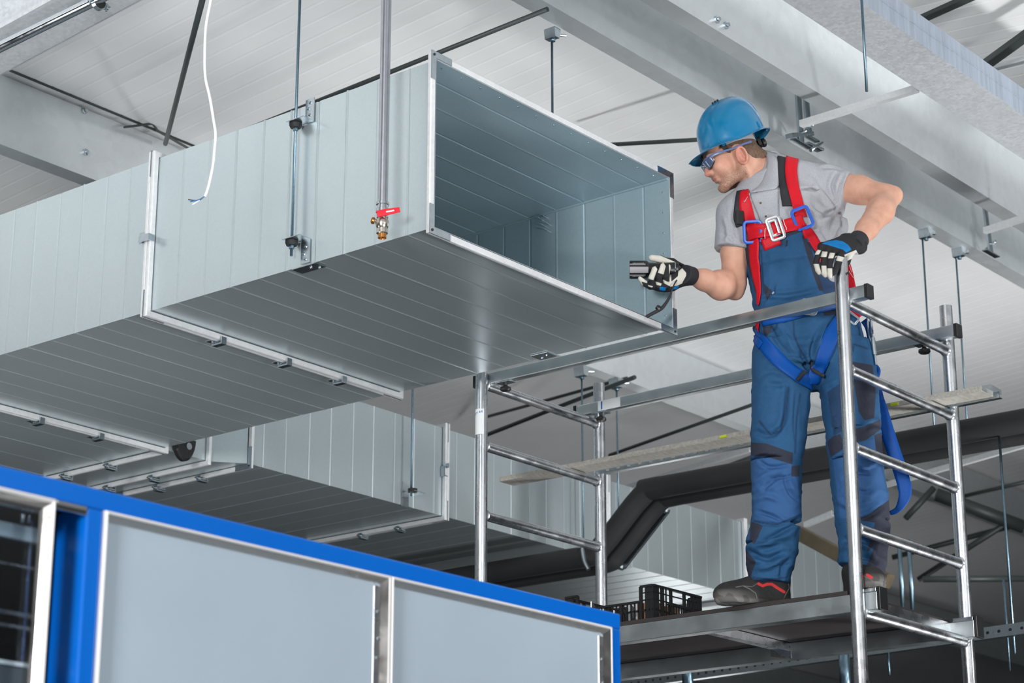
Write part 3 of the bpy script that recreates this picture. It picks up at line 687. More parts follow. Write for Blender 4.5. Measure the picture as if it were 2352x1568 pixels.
r2 = rail(6.948, 4.008, 3.485, 5.25, 'far guard rail passing behind the worker', (3.62, 5.135))
lb = part('label', M['white'], r2, lambda m: m.box((6.9268, 5.02, 3.987), (6.9279, 5.135, 4.029)))
part('label_stripe', M['inkblue'], lb, lambda m: m.box((6.9262, 5.112, 3.992), (6.9272, 5.119, 4.026)))
# paper label on the far post with blue print
q = F2.children[0]
def sticker(m, z0, z1, a0, a1, r):
    n = 10; vs = []
    for z in (z0, z1):
        for k in range(n+1):
            a = a0+(a1-a0)*k/n
            d = -FH*math.cos(a)+RT*math.sin(a)
            vs.append((6.224+d[0]*r, 5.183+d[1]*r, z))
    m.add(vs, [(k, k+1, n+2+k, n+1+k) for k in range(n)], 0, True)
lb = part('label', M['white'], F2, lambda m: sticker(m, 3.742, 3.845, -1.5, .42, PR+.0006))
txt = bpy.data.curves.new('label_text', 'FONT'); txt.body = '▪.LIPS'.replace('▪', ''); txt.size = .016
def glyphs(m):   # small blue lettering band, slanting upward as on the photographed label
    xs = np.linspace(-1.35, .28, 6)
    for i, a in enumerate(xs[:-1]):
        w = .19; zb = 3.822+.0035*i/2; r = PR+.0011
        def bar_(a0, a1, z0, z1):
            n = 3; vs = []
            for z in (z0, z1):
                for k in range(n+1):
                    aa = a0+(a1-a0)*k/n; d = -FH*math.cos(aa)+RT*math.sin(aa); vs.append((6.224+d[0]*r, 5.183+d[1]*r, z))
            m.add(vs, [(k, k+1, n+2+k, n+1+k) for k in range(n)])
        bar_(a, a+.07, zb, zb+.008)
        if i != 2: bar_(a+.07, a+w, zb+.0055, zb+.008)
        if i in (0, 3, 4): bar_(a+.07, a+w, zb, zb+.002)
        if i in (3, 4): bar_(a+w-.06, a+w, zb+.002, zb+.0055)
bpy.data.curves.remove(txt)
part('label_lettering', M['inkblue'], lb, glyphs)
# platform
DT = 2.938
th = thing('scaffold_platform', (6.6, 4.37, 2.86), 'aluminium framed plywood scaffold deck the worker stands on', 'platform')
for x in (6.275, 6.965):
    sr = part('side_rail', M['alubox'], th, lambda m: m.box((x-.025, 3.487, 2.862), (x+.025, 5.245, 2.9225)), bevel=.002)
    for ye, s in ((3.487, -1), (5.245, 1)): part('end_cap', M['plastic'], sr, lambda m: m.box((x-.026, min(ye, ye+s*.013), 2.860), (x+.026, max(ye, ye+s*.013), 2.938)), bevel=.002)
    for ye in (3.535, 5.196): part('hook_block', M['alu'], sr, lambda m: m.box((x-.024, ye-.045, 2.9226), (x+.024, ye+.035, 2.936)), bevel=.002)
part('deck_board', M['deck'], th, lambda m: m.box((6.252, 3.60, 2.923), (6.988, 5.14, DT)), bevel=.001)
def ribbed(y):
    def fn(m):
        pr = [(-.03, .0), (-.03, -.02)]
        for k in range(7): pr += [(-.027+k*.0085, -.022), (-.024+k*.0085, -.0195)]
        pr += [(.032, -.03), (.036, -.03), (.036, 0)]
        m.sweep(pr, [(6.30, y, 2.92), (6.94, y, 2.92)], smooth=False)
    return fn
for y in (4.29, 5.08): part('cross_bar', M['alu'], th, ribbed(y))
def endbar(m):
    pr = [(-.02, 0), (-.02, .055)]+[(.0, .055)]
    for k in range(6): pr += [(.004, .052-k*.008), (.0015, .048-k*.008)]
    pr += [(.004, 0)]
    m.sweep([(-a, b) for a, b in pr], [(6.30, 3.60, 2.868), (6.94, 3.60, 2.868)], smooth=False)
part('end_bar', M['alu'], th, endbar)
def plate(m):
    x = 6.938
    m.add([(x+dx, y, z) for dx in (0, .003) for y, z in ((4.34, 2.92), (4.34, 2.878), (4.25, 2.862), (4.25, 2.92))], [(0, 1, 2, 3), (7, 6, 5, 4)]+[(k, (k+1) % 4, 4+(k+1) % 4, 4+k) for k in range(4)])
part('gusset', M['alu'], th, plate)
# straightedge lying across the rungs
th = thing('straightedge', (6.88, 4.5, 3.723), 'long dirty aluminium straightedge with level vials lying across the rungs', 'straightedge')
part('bar', M['board'], th, lambda m: m.sweep(rrect(.098, .021, .002), [(6.885, 3.345, 3.7355), (6.845, 5.56, 3.7355)]), bevel=.0)
part('end_plug', M['glass'], th, lambda m: m.sweep(rrect(.094, .018, .002), [(6.885, 3.345, 3.7355), (6.887, 3.31, 3.7355)]))
def vial(m, y):
    x = 6.865-.018*(y-4.45)-.0492
    m.sweep(circ(.0065, 12), [(x+.001, y-.016, 3.7365), (x+.001, y+.016, 3.7365)], smooth=True)
yv = onx(1660, 1002, 6.81)[1]; v_ = part('level_vial', M['level'], th, lambda m: vial(m, yv)); v_['label'] = 'yellow green level vial'
yv2 = onx(2052, 930, 6.82)[1]; part('level_vial', M['level'], th, lambda m: vial(m, yv2))
th = thing('perforated_strip', (6.957, 4.3, 3.73), 'thin zinc strip with a row of holes behind the dirty straightedge', 'strip')
part('strip', M['zinc'], th, lambda m: m.sweep([(-.012, -.0), (.012, -.0), (.012, .003), (-.009, .003), (-.009, .024), (-.012, .024)], [(6.962, 3.33, 3.7228), (6.962, 5.15, 3.7228)], smooth=False))
def sl(m):
    for y in np.arange(3.4, 5.13, .055): m.box((6.9465, y-.008, 3.731), (6.9495, y+.008, 3.737))
part('slot_holes', M['white'], th, sl)
# crate
CX, CY = 6.315, 4.442
cy1 = 4.842; cx1 = 6.625; cz = DT+.002; H = .135
th = thing('plastic_crate', (CX+.15, CY+.2, cz), 'black lattice plastic crate on the left end of the deck', 'crate')
def side(ax_, fixed, a0, a1, dip, handle):
    def fn(m):
        t = .005
        def bx(u0, u1, z0, z1, tt=t):
            if ax_ == 'x': m.box((u0, fixed-tt/2, cz+z0), (u1, fixed+tt/2, cz+z1))
            else: m.box((fixed-tt/2, u0, cz+z0), (fixed+tt/2, u1, cz+z1))
        L = a1-a0; c = .055
        hmid = H-.055 if dip else H
        for u0, u1, hh in ((a0, a0+c, H), (a0+c, a1-c, hmid), (a1-c, a1, H)):
            for z in (0, .04): bx(u0, u1, z, z+.006)
            bx(u0, u1, hh-.008, hh, .012)
            if hh == H:
                for z in (.078, .105): bx(u0, u1, z, z+.004)
        n = int(L/.016)
        for k in range(n+1):
            u = a0+L*k/n; inc = a0+c < u < a1-c
            if handle and a0+L*.3 < u < a1-L*.25:
                bx(u-.002, u+.002, 0, .075)
            else: bx(u-.002, u+.002, 0, (hmid if inc else H)-.004)
        for u in (a0+c, a1-c, a0+L*.36, a1-L*.36): bx(u-.006, u+.006, 0, (hmid if not u in (a0+c, a1-c) else H)-.004, .008)
        for u0, u1 in ((a0, a0+.032), (a1-.032, a1)): bx(u0, u1, .002, H-.002, .004)
        if handle: bx(a0+L*.3, a1-L*.25, .07, .077, .012)
    return fn
part('lattice_side', M['plastic'], th, side('y', CX, CY, cy1, True, False))
part('lattice_side', M['plastic'], th, side('y', cx1, CY, cy1, True, False))
part('lattice_side', M['plastic'], th, side('x', CY, CX, cx1, False, True))
part('lattice_side', M['plastic'], th, side('x', cy1, CX, cx1, False, True))
part('bottom', M['plastic'], th, lambda m: m.box((CX, CY, cz), (cx1, cy1, cz+.004)))
for k, (xa, ya, xb, yb_, h, mm, lab) in enumerate(((6.335, 4.46, 6.40, 4.53, .075, 'carton', 'brown carton nearest the corner inside the black crate'), (6.42, 4.46, 6.50, 4.54, .07, 'carton', 'brown carton by the short side inside the black crate'))):
    t2 = thing('cardboard_box', ((xa+xb)/2, (ya+yb_)/2, cz+.004), lab, 'box')
    part('body', M[mm], t2, lambda m: m.box((xa, ya, cz+.0045), (xb, yb_, cz+h)), bevel=.002)
    part('flap', M[mm], t2, lambda m: m.box((xa+.001, ya+.001, cz+h), (xb-.001, (ya+yb_)/2-.001, cz+h+.002)))
for k, (ya, h, lab) in enumerate(((4.56, .07, 'zinc angle bracket beside the brown cartons in the crate'), (4.64, .06, 'zinc angle bracket in the middle of the black crate'), (4.745, .105, 'zinc plate sticking up at the far end of the crate'))):
    tag(part('angle_bracket', M['zinc'], None, lambda m: m.sweep([(0, 0), (.05, 0), (.05, .003), (.003, .003), (.003, h), (0, h)], [(6.34, ya, cz+.005), (6.40, ya+.03, cz+.005)], smooth=False)), lab, 'bracket')
# ================================================================== THE WORKER
# signed-distance sculpting: rounded cones, ellipsoids and lofts blended into one field per garment, turned into one mesh each
D0 = 7.4; BZ = DT
def LP(x, y, dc=0.0):
    P = ond(x, y, D0+dc); return np.array([P @ RT, P[2]-BZ, P @ FH-D0])
def toW(v):
    v = np.asarray(v, float); return v[..., 0:1]*RT+v[..., 1:2]*np.array([0, 0, 1.])+(v[..., 2:3]+D0)*FH+np.array([0, 0, BZ])
def toPX(v):
    d = toW(v)-CP; z = d @ FW
    return np.stack([1176+F*(d @ RT)/z, 784-F*(d @ UP)/z], -1)
class Field:
    def __init__(s, lo, hi, res):
        s.lo = np.array(lo, float); s.res = res; s.n = np.ceil((np.array(hi)-s.lo)/res).astype(int)+1
        s.g = np.full(s.n, 9.0, np.float32)
        s.ax = [(s.lo[k]+np.arange(s.n[k])*res).astype(np.float32) for k in range(3)]
    def sub(s, lo, hi):
        a = np.clip(np.floor((np.array(lo)-s.lo)/s.res).astype(int), 0, s.n-1); b = np.clip(np.ceil((np.array(hi)-s.lo)/s.res).astype(int)+1, 1, s.n)
        sl = tuple(slice(a[k], b[k]) for k in range(3))
        X = s.ax[0][sl[0]][:, None, None]; Y = s.ax[1][sl[1]][None, :, None]; Z = s.ax[2][sl[2]][None, None, :]
        return sl, X, Y, Z
    def put(s, fn, lo, hi, k=.01, op='u'):
        m = max(k, 2*s.res)+.006
        sl, X, Y, Z = s.sub(np.array(lo)-m, np.array(hi)+m)
        if 0 in s.g[sl].shape: return
        d = fn(X, Y, Z).astype(np.float32); a = s.g[sl]
        if op == 'u':
            if k <= 0: s.g[sl] = np.minimum(a, d)
            else:
                h = np.clip(.5+.5*(a-d)/k, 0, 1); s.g[sl] = a*(1-h)+d*h-k*h*(1-h)
        elif op == 's':
            d = -d
            h = np.clip(.5-.5*(a-d)/max(k, 1e-6), 0, 1); s.g[sl] = a*(1-h)+d*h+k*h*(1-h)
    def cut(s, fn, k=0):
        X, Y, Z = s.ax[0][:, None, None], s.ax[1][None, :, None], s.ax[2][None, None, :]
        s.g = np.maximum(s.g, fn(X, Y, Z).astype(np.float32))
    def cone(s, a, b, ra, rb, k=.01, op='u', flat=None):
        """rounded cone; flat=(direction, factor): squash across that direction"""
        a = np.asarray(a, float); b = np.asarray(b, float); ab = b-a; L = ab @ ab+1e-12; r = max(ra, rb)
        def fn(X, Y, Z):
            p = [X-a[0], Y-a[1], Z-a[2]]
            if flat is not None:
                n = nrm(flat[0]); q = (p[0]*n[0]+p[1]*n[1]+p[2]*n[2])*(1/flat[1]-1)
                n2 = ab @ n; abx = ab+n*n2*(1/flat[1]-1); p = [p[i]+q*n[i] for i in range(3)]
            else: abx = ab
            L2 = abx @ abx+1e-12
            t = np.clip((p[0]*abx[0]+p[1]*abx[1]+p[2]*abx[2])/L2, 0, 1)
            d = np.sqrt((p[0]-t*abx[0])**2+(p[1]-t*abx[1])**2+(p[2]-t*abx[2])**2)-(ra+(rb-ra)*t)
            return d*(min(1, flat[1]) if flat is not None else 1)
        e = r*(max(1, flat[1]) if flat is not None else 1)
        s.put(fn, np.minimum(a, b)-e, np.maximum(a, b)+e, k, op)
    def chain(s, pts, rs, k=.01, op='u', flat=None):
        for i in range(len(pts)-1): s.cone(pts[i], pts[i+1], rs[i], rs[i+1], k, op, flat)
    def ell(s, c, r, R=None, k=.01, op='u'):
        c = np.asarray(c, float); r = np.asarray(r, float); R = np.eye(3) if R is None else np.asarray(R)
        def fn(X, Y, Z):
            p = [X-c[0], Y-c[1], Z-c[2]]
            q = [(R[i][0]*p[0]+R[i][1]*p[1]+R[i][2]*p[2])/r[i] for i in range(3)]
            k0 = np.sqrt(q[0]**2+q[1]**2+q[2]**2)+1e-9; k1 = np.sqrt((q[0]/r[0])**2+(q[1]/r[1])**2+(q[2]/r[2])**2)+1e-9
            return k0*(k0-1)/k1
        e = np.abs(R.T) @ r; s.put(fn, c-e, c+e, k, op)
    def loft(s, nodes, k=.01, op='u', ex=2.4):
        """nodes: (centre, half width, half depth, side direction): superelliptic trunk sections"""
        for (c0, w0, d0, s0), (c1, w1, d1, s1) in zip(nodes[:-1], nodes[1:]):
            c0 = np.asarray(c0, float); c1 = np.asarray(c1, float); ab = c1-c0; L = ab @ ab+1e-12
            def fn(X, Y, Z):
                p = [X-c0[0], Y-c0[1], Z-c0[2]]
                t0 = (p[0]*ab[0]+p[1]*ab[1]+p[2]*ab[2])/L; t = np.clip(t0, 0, 1)
                sx, sy, sz = [s0[i]+(s1[i]-s0[i])*t for i in range(3)]
                n = nrm(np.cross(ab, np.asarray(s0, float)+np.asarray(s1, float)))
                q = [p[i]-t*ab[i] for i in range(3)]
                u = q[0]*sx+q[1]*sy+q[2]*sz; v = q[0]*n[0]+q[1]*n[1]+q[2]*n[2]
                ax_ = (t0-t)*math.sqrt(L)
                w = w0+(w1-w0)*t; d = d0+(d1-d0)*t
                rho = (np.abs(u/w)**ex+np.abs(v/d)**ex)**(1/ex)
                rr = (rho-1)*np.minimum(w, d)
                return np.where(np.abs(ax_) > 1e-5, np.sqrt(np.maximum(rr, 0)**2+ax_**2)+np.minimum(rr, 0)*(rr < 0)*0, rr)
            e = max(w0, w1, d0, d1)
            s.put(fn, np.minimum(c0, c1)-e, np.maximum(c0, c1)+e, k, op)
    def mesh(s):
        g = s.g; ins = g < 0
        n = g.shape
        c = [ins[i:n[0]-1+i, j:n[1]-1+j, l:n[2]-1+l] for i in (0, 1) for j in (0, 1) for l in (0, 1)]
        cnt = sum(x.astype(np.int8) for x in c); act = (cnt > 0) & (cnt < 8)
        I = np.argwhere(act); idx = np.full(act.shape, -1, np.int32); idx[act] = np.arange(len(I))
        corners = np.array([(i, j, l) for i in (0, 1) for j in (0, 1) for l in (0, 1)])
        vals = np.stack([g[I[:, 0]+q[0], I[:, 1]+q[1], I[:, 2]+q[2]] for q in corners], 1)
        acc = np.zeros((len(I), 3)); num = np.zeros(len(I))
        for a in range(8):
            for b in range(a+1, 8):
                if np.abs(corners[a]-corners[b]).sum() != 1: continue
                m = (vals[:, a] < 0) != (vals[:, b] < 0)
                t = np.where(m, vals[:, a]/(vals[:, a]-vals[:, b]+1e-20), 0)
                acc += np.where(m[:, None], corners[a]+t[:, None]*(corners[b]-corners[a]), 0); num += m
        V = s.lo+(I+acc/np.maximum(num, 1)[:, None])*s.res
        fs = []
        for ax in range(3):
            sa = [slice(None)]*3; sb = [slice(None)]*3
            o = [k for k in range(3) if k != ax]
            for k in o: sa[k] = slice(1, n[k]-1); sb[k] = slice(1, n[k]-1)
            sa[ax] = slice(0, n[ax]-1); sb[ax] = slice(1, n[ax])
            A = ins[tuple(sa)]; B = ins[tuple(sb)]
            E = np.argwhere(A != B); flip = A[A != B]
            off = np.zeros(3, int); off[o[0]] = 1; off[o[1]] = 1
            P = E+off  # grid edge base index
            def cell(d0, d1):
                q = P.copy(); q[:, o[0]] -= d0; q[:, o[1]] -= d1; return idx[q[:, 0], q[:, 1], q[:, 2]]
            Q = np.stack([cell(1, 1), cell(0, 1), cell(0, 0), cell(1, 0)], 1)
            if ax == 1: flip = ~flip
            Q[flip] = Q[flip][:, ::-1]
            fs.append(Q)
        Fq = np.concatenate(fs); Fq = Fq[(Fq >= 0).all(1)][:, ::-1]
        return V, Fq
def vnormals(V, Q):
    n = np.cross(V[Q[:, 2]]-V[Q[:, 0]], V[Q[:, 3]]-V[Q[:, 1]]); N = np.zeros_like(V)
    for k in range(4): np.add.at(N, Q[:, k], n)
    return N/(np.linalg.norm(N, axis=1, keepdims=True)+1e-12)
def relax(V, Q, it=2, f=.5):
    e = np.concatenate([np.stack([Q[:, k], Q[:, (k+1) % 4]], 1) for k in range(4)])
    for _ in range(it):
        S = np.zeros_like(V); c = np.zeros(len(V))
        np.add.at(S, e[:, 0], V[e[:, 1]]); np.add.at(c, e[:, 0], 1)
        V = V+(S/np.maximum(c, 1)[:, None]-V)*f
    return V
def poly_sd(P, poly):
    """signed distance (px), positive inside"""
    poly = np.asarray(poly, float); d = np.full(len(P), 1e9); ins = np.zeros(len(P), bool)
    for a, b in zip(poly, np.roll(poly, -1, 0)):
        e = b-a; w = P-a; t = np.clip((w @ e)/(e @ e), 0, 1); d = np.minimum(d, np.linalg.norm(w-t[:, None]*e, axis=1))
        c = ((a[1] > P[:, 1]) != (b[1] > P[:, 1])); xs = a[0]+(P[:, 1]-a[1])/(b[1]-a[1]+1e-12)*e[0]; ins ^= c & (P[:, 0] < xs)
    return np.where(ins, d, -d)
def line_d(P, pts):
    """distance to polyline and parameter along it"""
    d = np.full(len(P), 1e9); tt = np.zeros(len(P)); n = len(pts)-1
    for i in range(n):
        a = np.array(pts[i], float); e = np.array(pts[i+1], float)-a; w = P-a; t = np.clip((w @ e)/(e @ e), 0, 1)
        q = np.linalg.norm(w-t[:, None]*e, axis=1); m = q < d; d[m] = q[m]; tt[m] = (i+t[m])/n
    return d, tt
FA = 1.0
def folds(V, N, specs):
    """creases and ridges along measured lines on the side that faces the viewer: (points, width px, height m)"""
    P = toPX(V); view = nrm(np.array([CP @ RT, CP[2]-BZ, CP @ FH-D0])-V.mean(0)); fc = np.clip((N @ view)*2.2, 0, 1); off = np.zeros(len(V))
    for pts, w, h in specs:
        d, t = line_d(P, spl([np.array(q, float) for q in pts], 4)); taper = np.sqrt(np.clip(np.sin(np.pi*np.clip(t, .02, .98)), 0, 1))
        h = h*FA; off += h*np.exp(-(d/w)**2)*taper
        off += -.45*h*np.exp(-((d-1.9*w)/(1.1*w))**2)*taper
    return V+N*(off*fc)[:, None]
def noise3(V, sc_, seed):
    r = np.random.default_rng(seed); out = np.zeros(len(V))
    for k in range(10):
        d = nrm(r.normal(size=3))*sc_*r.uniform(.6, 1.6); out += np.sin(V @ d*2*np.pi+r.uniform(0, 6.28))
    return out/10
def mkobj(name, V, Q, mats, parent, attrs=None, mi=None, smooth=True):
    me = bpy.data.meshes.new(name); W = toW(V)-ORG[parent.name]
    me.from_pydata(W.tolist(), [], Q.tolist())
    for m in (mats if isinstance(mats, (list, tuple)) else [mats]): me.materials.append(m)
    me.polygons.foreach_set('use_smooth', [smooth]*len(me.polygons))
    if mi is not None: me.polygons.foreach_set('material_index', np.asarray(mi, np.int32))
    for k, v in (attrs or {}).items():
        a = me.attributes.new(k, 'FLOAT', 'POINT'); a.data.foreach_set('value', np.asarray(v, np.float32))
    me.update(); return linkobj(name, me, parent)
# ---- cloth and skin materials with measured region masks
def masked(name, base, layers, rough=.8, bump=.15, bscale=900, noise=.06, nscale=40, sheen=.0, weave=False, spec=.3):
    nt = NT(name); nt.set(**{'Roughness': rough, 'Specular IOR Level': spec, 'Sheen Weight': sheen})
    tc = nt.n('ShaderNodeTexCoord'); no = nt.n('ShaderNodeTexNoise', Scale=nscale, Detail=6.0, Roughness=.65); nt.l(tc, 'Object', no, 'Vector')
    c = lin(base); r = ramp(nt, .3, .7, tuple(v*(1-noise) for v in c[:3])+(1,), tuple(min(1, v*(1+noise)) for v in c[:3])+(1,)); nt.l(no, 'Fac', r, 'Fac')
    cur = (r, 'Color')
    for at, rgb, lo, hi, amt in layers:
        a = nt.n('ShaderNodeAttribute', attribute_name=at); m = nt.n('ShaderNodeMapRange'); m.inputs['From Min'].default_value = lo; m.inputs['From Max'].default_value = hi; m.inputs['To Max'].default_value = amt
        nt.l(a, 'Fac', m, 'Value'); x = nt.n('ShaderNodeMix', data_type='RGBA'); nt.l(m, 'Result', x, 0); nt.t.links.new(cur[0].outputs[cur[1]], x.inputs[6])
        x.inputs[7].default_value = lin(rgb); cur = (x, 2)
    nt.t.links.new(cur[0].outputs[cur[1]], nt.b.inputs['Base Color'])
    n2 = nt.n('ShaderNodeTexNoise', Scale=bscale, Detail=2.0); nt.l(tc, 'Object', n2, 'Vector'); bp = nt.n('ShaderNodeBump', Strength=bump, Distance=.001); nt.l(n2, 'Fac', bp, 'Height'); nt.l(bp, 'Normal', nt.b, 'Normal')
    if weave:
        n3 = nt.n('ShaderNodeTexNoise', Scale=22.0, Detail=4.0, Distortion=.8); nt.l(tc, 'Object', n3, 'Vector'); b3 = nt.n('ShaderNodeBump', Strength=weave, Distance=.012); nt.l(n3, 'Fac', b3, 'Height'); nt.l(b3, 'Normal', bp, 'Normal')
    return nt.m
NAVY = (50, 54, 68)
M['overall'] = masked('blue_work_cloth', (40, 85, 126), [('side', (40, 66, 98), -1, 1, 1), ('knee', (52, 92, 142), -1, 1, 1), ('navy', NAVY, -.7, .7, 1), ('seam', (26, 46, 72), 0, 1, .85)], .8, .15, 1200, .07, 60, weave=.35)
M['shirt'] = masked('grey_melange_jersey', (168, 170, 176), [('seam', (80, 84, 92), 0, 1, .8)], .9, .2, 1500, .13, 260, weave=.3)
def skinmat():
    nt = NT('skin'); nt.set(**{'Roughness': .48, 'Specular IOR Level': .35, 'Subsurface Weight': .12, 'Subsurface Scale': .01}); nt.b.inputs['Subsurface Radius'].default_value = (1, .35, .2)
    tc = nt.n('ShaderNodeTexCoord'); no = nt.n('ShaderNodeTexNoise', Scale=28.0, Detail=5.0); nt.l(tc, 'Object', no, 'Vector')
    r = ramp(nt, .3, .7, lin((200, 150, 128)), lin((214, 166, 144))); nt.l(no, 'Fac', r, 'Fac'); cur = (r, 'Color')
    for at, rgb, amt in (('red', (205, 120, 105), .75), ('lip', (176, 106, 96), .8)):
        a = nt.n('ShaderNodeAttribute', attribute_name=at); m = nt.n('ShaderNodeMath', operation='MULTIPLY'); m.inputs[1].default_value = amt; nt.l(a, 'Fac', m, 0)
        x = nt.n('ShaderNodeMix', data_type='RGBA'); nt.l(m, 'Value', x, 0); nt.t.links.new(cur[0].outputs[cur[1]], x.inputs[6]); x.inputs[7].default_value = lin(rgb); cur = (x, 2)
    a = nt.n('ShaderNodeAttribute', attribute_name='beard'); n2 = nt.n('ShaderNodeTexNoise', Scale=620.0, Detail=3.0); nt.l(tc, 'Object', n2, 'Vector')
    rr = ramp(nt, .38, .62, (0, 0, 0, 1), (1, 1, 1, 1)); nt.l(n2, 'Fac', rr, 'Fac'); m = nt.n('ShaderNodeMath', operation='MULTIPLY'); nt.l(a, 'Fac', m, 0); nt.l(rr, 'Color', m, 1)
    x = nt.n('ShaderNodeMix', data_type='RGBA'); nt.l(m, 'Value', x, 0); nt.t.links.new(cur[0].outputs[cur[1]], x.inputs[6]); x.inputs[7].default_value = lin((92, 70, 55))
    nt.t.links.new(x.outputs[2], nt.b.inputs['Base Color']); return nt.m
M['skin'] = skinmat()
M['hair'] = mat('short_brown_hair', (104, 82, 66), .7, noise=.45, nscale=230, bump=.8, bscale=500, stretch=(1, 1, .4))
M['helmet'] = mat('blue_helmet_plastic', (0, 116, 164), .2, 0, .5, coat=.5)
M['suspension'] = mat('grey_helmet_harness', (176, 180, 184), .5)
M['glove'] = masked('work_glove', (40, 40, 43), [('white', (205, 202, 192), -.5, .5, 1), ('blue', (0, 116, 184), -.5, .5, 1)], .8, .3, 900, .12, 90)
M['shoe'] = masked('black_suede_shoe', (44, 43, 44), [('dust', (150, 148, 144), 0, 1, .75), ('red', (206, 54, 58), -.5, .5, 1), ('stitch', (120, 118, 116), -.3, .3, .8)], .75, .4, 500, .2, 120)
def webbing(name, rgb):
    nt = NT(name); nt.set(**{'Roughness': .5, 'Specular IOR Level': .25}); c = lin(rgb); tc = nt.n('ShaderNodeUVMap'); wv = nt.n('ShaderNodeTexWave', Scale=1.0); wv.bands_direction = 'Y'; nt.l(tc, 'UV', wv, 'Vector')
    r = ramp(nt, .1, .9, tuple(v*.88 for v in c[:3])+(1,), tuple(min(1, v*1.08) for v in c[:3])+(1,)); nt.l(wv, 'Fac', r, 'Fac'); nt.l(r, 'Color', nt.b, 'Base Color')
    bp = nt.n('ShaderNodeBump', Strength=.25, Distance=.001); nt.l(wv, 'Fac', bp, 'Height'); nt.l(bp, 'Normal', nt.b, 'Normal'); return nt.m
M['webred'] = webbing('red_webbing', (206, 20, 38)); M['webblue'] = webbing('blue_webbing', (0, 74, 156)); M['webblack'] = mat('black_webbing', (36, 37, 42), .7, bump=.3, bscale=600)
M['buckleblue'] = mat('blue_buckle', (16, 84, 190), .35); M['buckle'] = mat('silver_buckle', (214, 216, 220), .25, .85)
M['thread'] = mat('white_thread', (235, 225, 225), .6)
person = thing('person', toW(np.array([1.03, 0.0, 0.0])), 'worker in blue helmet and red and blue harness, leaning on the scaffold with a flashlight', 'person')
# ---- head frame
H0 = LP(1697, 358, -.078); H0[2] = .0
th_, ps_ = math.radians(24.5), math.radians(5)
hs = np.array([math.sin(ps_), 0, -math.cos(ps_)])
def basis(th):
    f = np.array([-math.cos(th)*math.cos(ps_), -math.sin(th), -math.cos(th)*math.sin(ps_)]); u = np.cross(f, hs); return f, (u if u[1] > 0 else -u)
gf, gu = basis(math.radians(21)); hf, hu = basis(th_)
def hp(x, y, z=0.0): return H0+hf*x+hu*y+hs*z
def gp(x, y, z=0.0): return H0+gf*x+gu*y+hs*z
HR = np.stack([hf, hu, hs])
def toH(V): return (V-H0) @ HR.T
# ---- arm joints
rsh, rel, rwr = LP(1690, 492, .0), LP(1683, 662, .02), LP(1588, 634, -.13)
lsh, lel, lwr = LP(1902, 424, .03), LP(2046, 450, -.06), LP(1966, 560, -.27)
nk = LP(1752, 432, .015)
SIDE0 = np.array([.985, .04, .17]); SIDE1 = nrm(np.array([.37, .125, .12])); 
SIDE0 = nrm(SIDE0)
trunk = lambda g=0.0: [(LP(1846, 745, .03), .165+g, .112+g, SIDE0), (LP(1840, 690, .03), .160+g, .112+g, SIDE0), (LP(1828, 610, .02), .168+g, .120+g, nrm(SIDE0*.6+SIDE1*.4)), (LP(1812, 530, .01), .178+g, .122+g, nrm(SIDE0*.3+SIDE1*.7)), (LP(1800, 465, .01), .172+g, .108+g, SIDE1), (LP(1782, 412, .02), .115+g, .075+g, SIDE1)]
# ================= skin: head, neck, trunk core and arms, one continuous surface
S = Field((.60, 1.02, -.36), (1.50, 1.90, .20), .0032)
hell = lambda c, r, k=.012, op='u', tilt=0: S.ell(hp(*c), r, HR, k, op)
hell((-.008, .088, 0), (.100, .084, .076), .01)
hell((.058, .078, 0), (.044, .04, .060), .02)
hell((.052, .012, 0), (.052, .074, .058), .02)
for s_ in (-1, 1):
    hell((.066, .008, .036*s_), (.032, .03, .022), .02)
    S.cone(hp(.002, -.048, .052*s_), hp(.082, -.064, .014*s_), .019, .017, .02)
    S.cone(hp(.002, -.046, .054*s_), hp(-.004, .03, .066*s_), .018, .016, .02)
    S.ell(hp(.100, .036, .032*s_), (.015, .012, .017), HR, .012, 's')
    S.ell(hp(.108, .004, .013*s_), (.013, .009, .009), HR, .006)
hell((.089, -.064, 0), (.020, .020, .022), .012)
S.cone(hp(.094, .057, -.036), hp(.094, .057, .036), .0125, .0125, .012)
S.cone(hp(.102, .044, 0), hp(.1185, .007, 0), .0085, .0122, .009)
hell((.100, -.016, 0), (.012, .012, .026), .01)
hell((.1005, -.0235, 0), (.0085, .0052, .021), .006); hell((.0985, -.0345, 0), (.0095, .006, .019), .006)
S.cone(hp(.1095, -.029, -.023), hp(.1095, -.029, .023), .0022, .0022, .004, 's')
S.cone(hp(.103, -.047, -.012), hp(.103, -.047, .012), .006, .006, .008, 's')
# ears
for s_ in (-1, 1):
    er = [hp(.0+.018*math.cos(a)-.006*math.sin(a)*.6-.004, .0+.033*math.sin(a), s_*(.076+.006*(1-math.cos(a))*.9)) for a in np.linspace(-1.9, 4.0, 14)]
    S.ell(hp(-.002, .0, s_*.073), (.014, .027, .007), HR, .006)
    S.chain(er, [.0044]*14, .003)
    S.ell(hp(.002, -.005, s_*.083), (.009, .015, .009), HR, .003, 's')
    S.ell(hp(-.003, .014, s_*.084), (.007, .009, .006), HR, .003, 's')
    S.ell(hp(-.002, -.028, s_*.076), (.009, .008, .005), HR, .004)
    S.cone(hp(-.010, .014, s_*.081), hp(-.010, -.012, s_*.0825), .0028, .0026, .004)
# neck and trunk core
S.cone(hp(-.035, -.01, 0), nk, .061, .062, .03)
S.cone(hp(-.06, .0, .0), LP(1785, 405, .035), .045, .05, .03)
S.cone(hp(-.02, -.005, .05), nk+np.array([-.035, -.02, -.045]), .014, .013, .02)
S.loft(trunk(-.016), .03)
S.cone(LP(1775, 405, .02), rsh, .055, .05, .04); S.cone(LP(1780, 402, .02), lsh, .055, .052, .04)
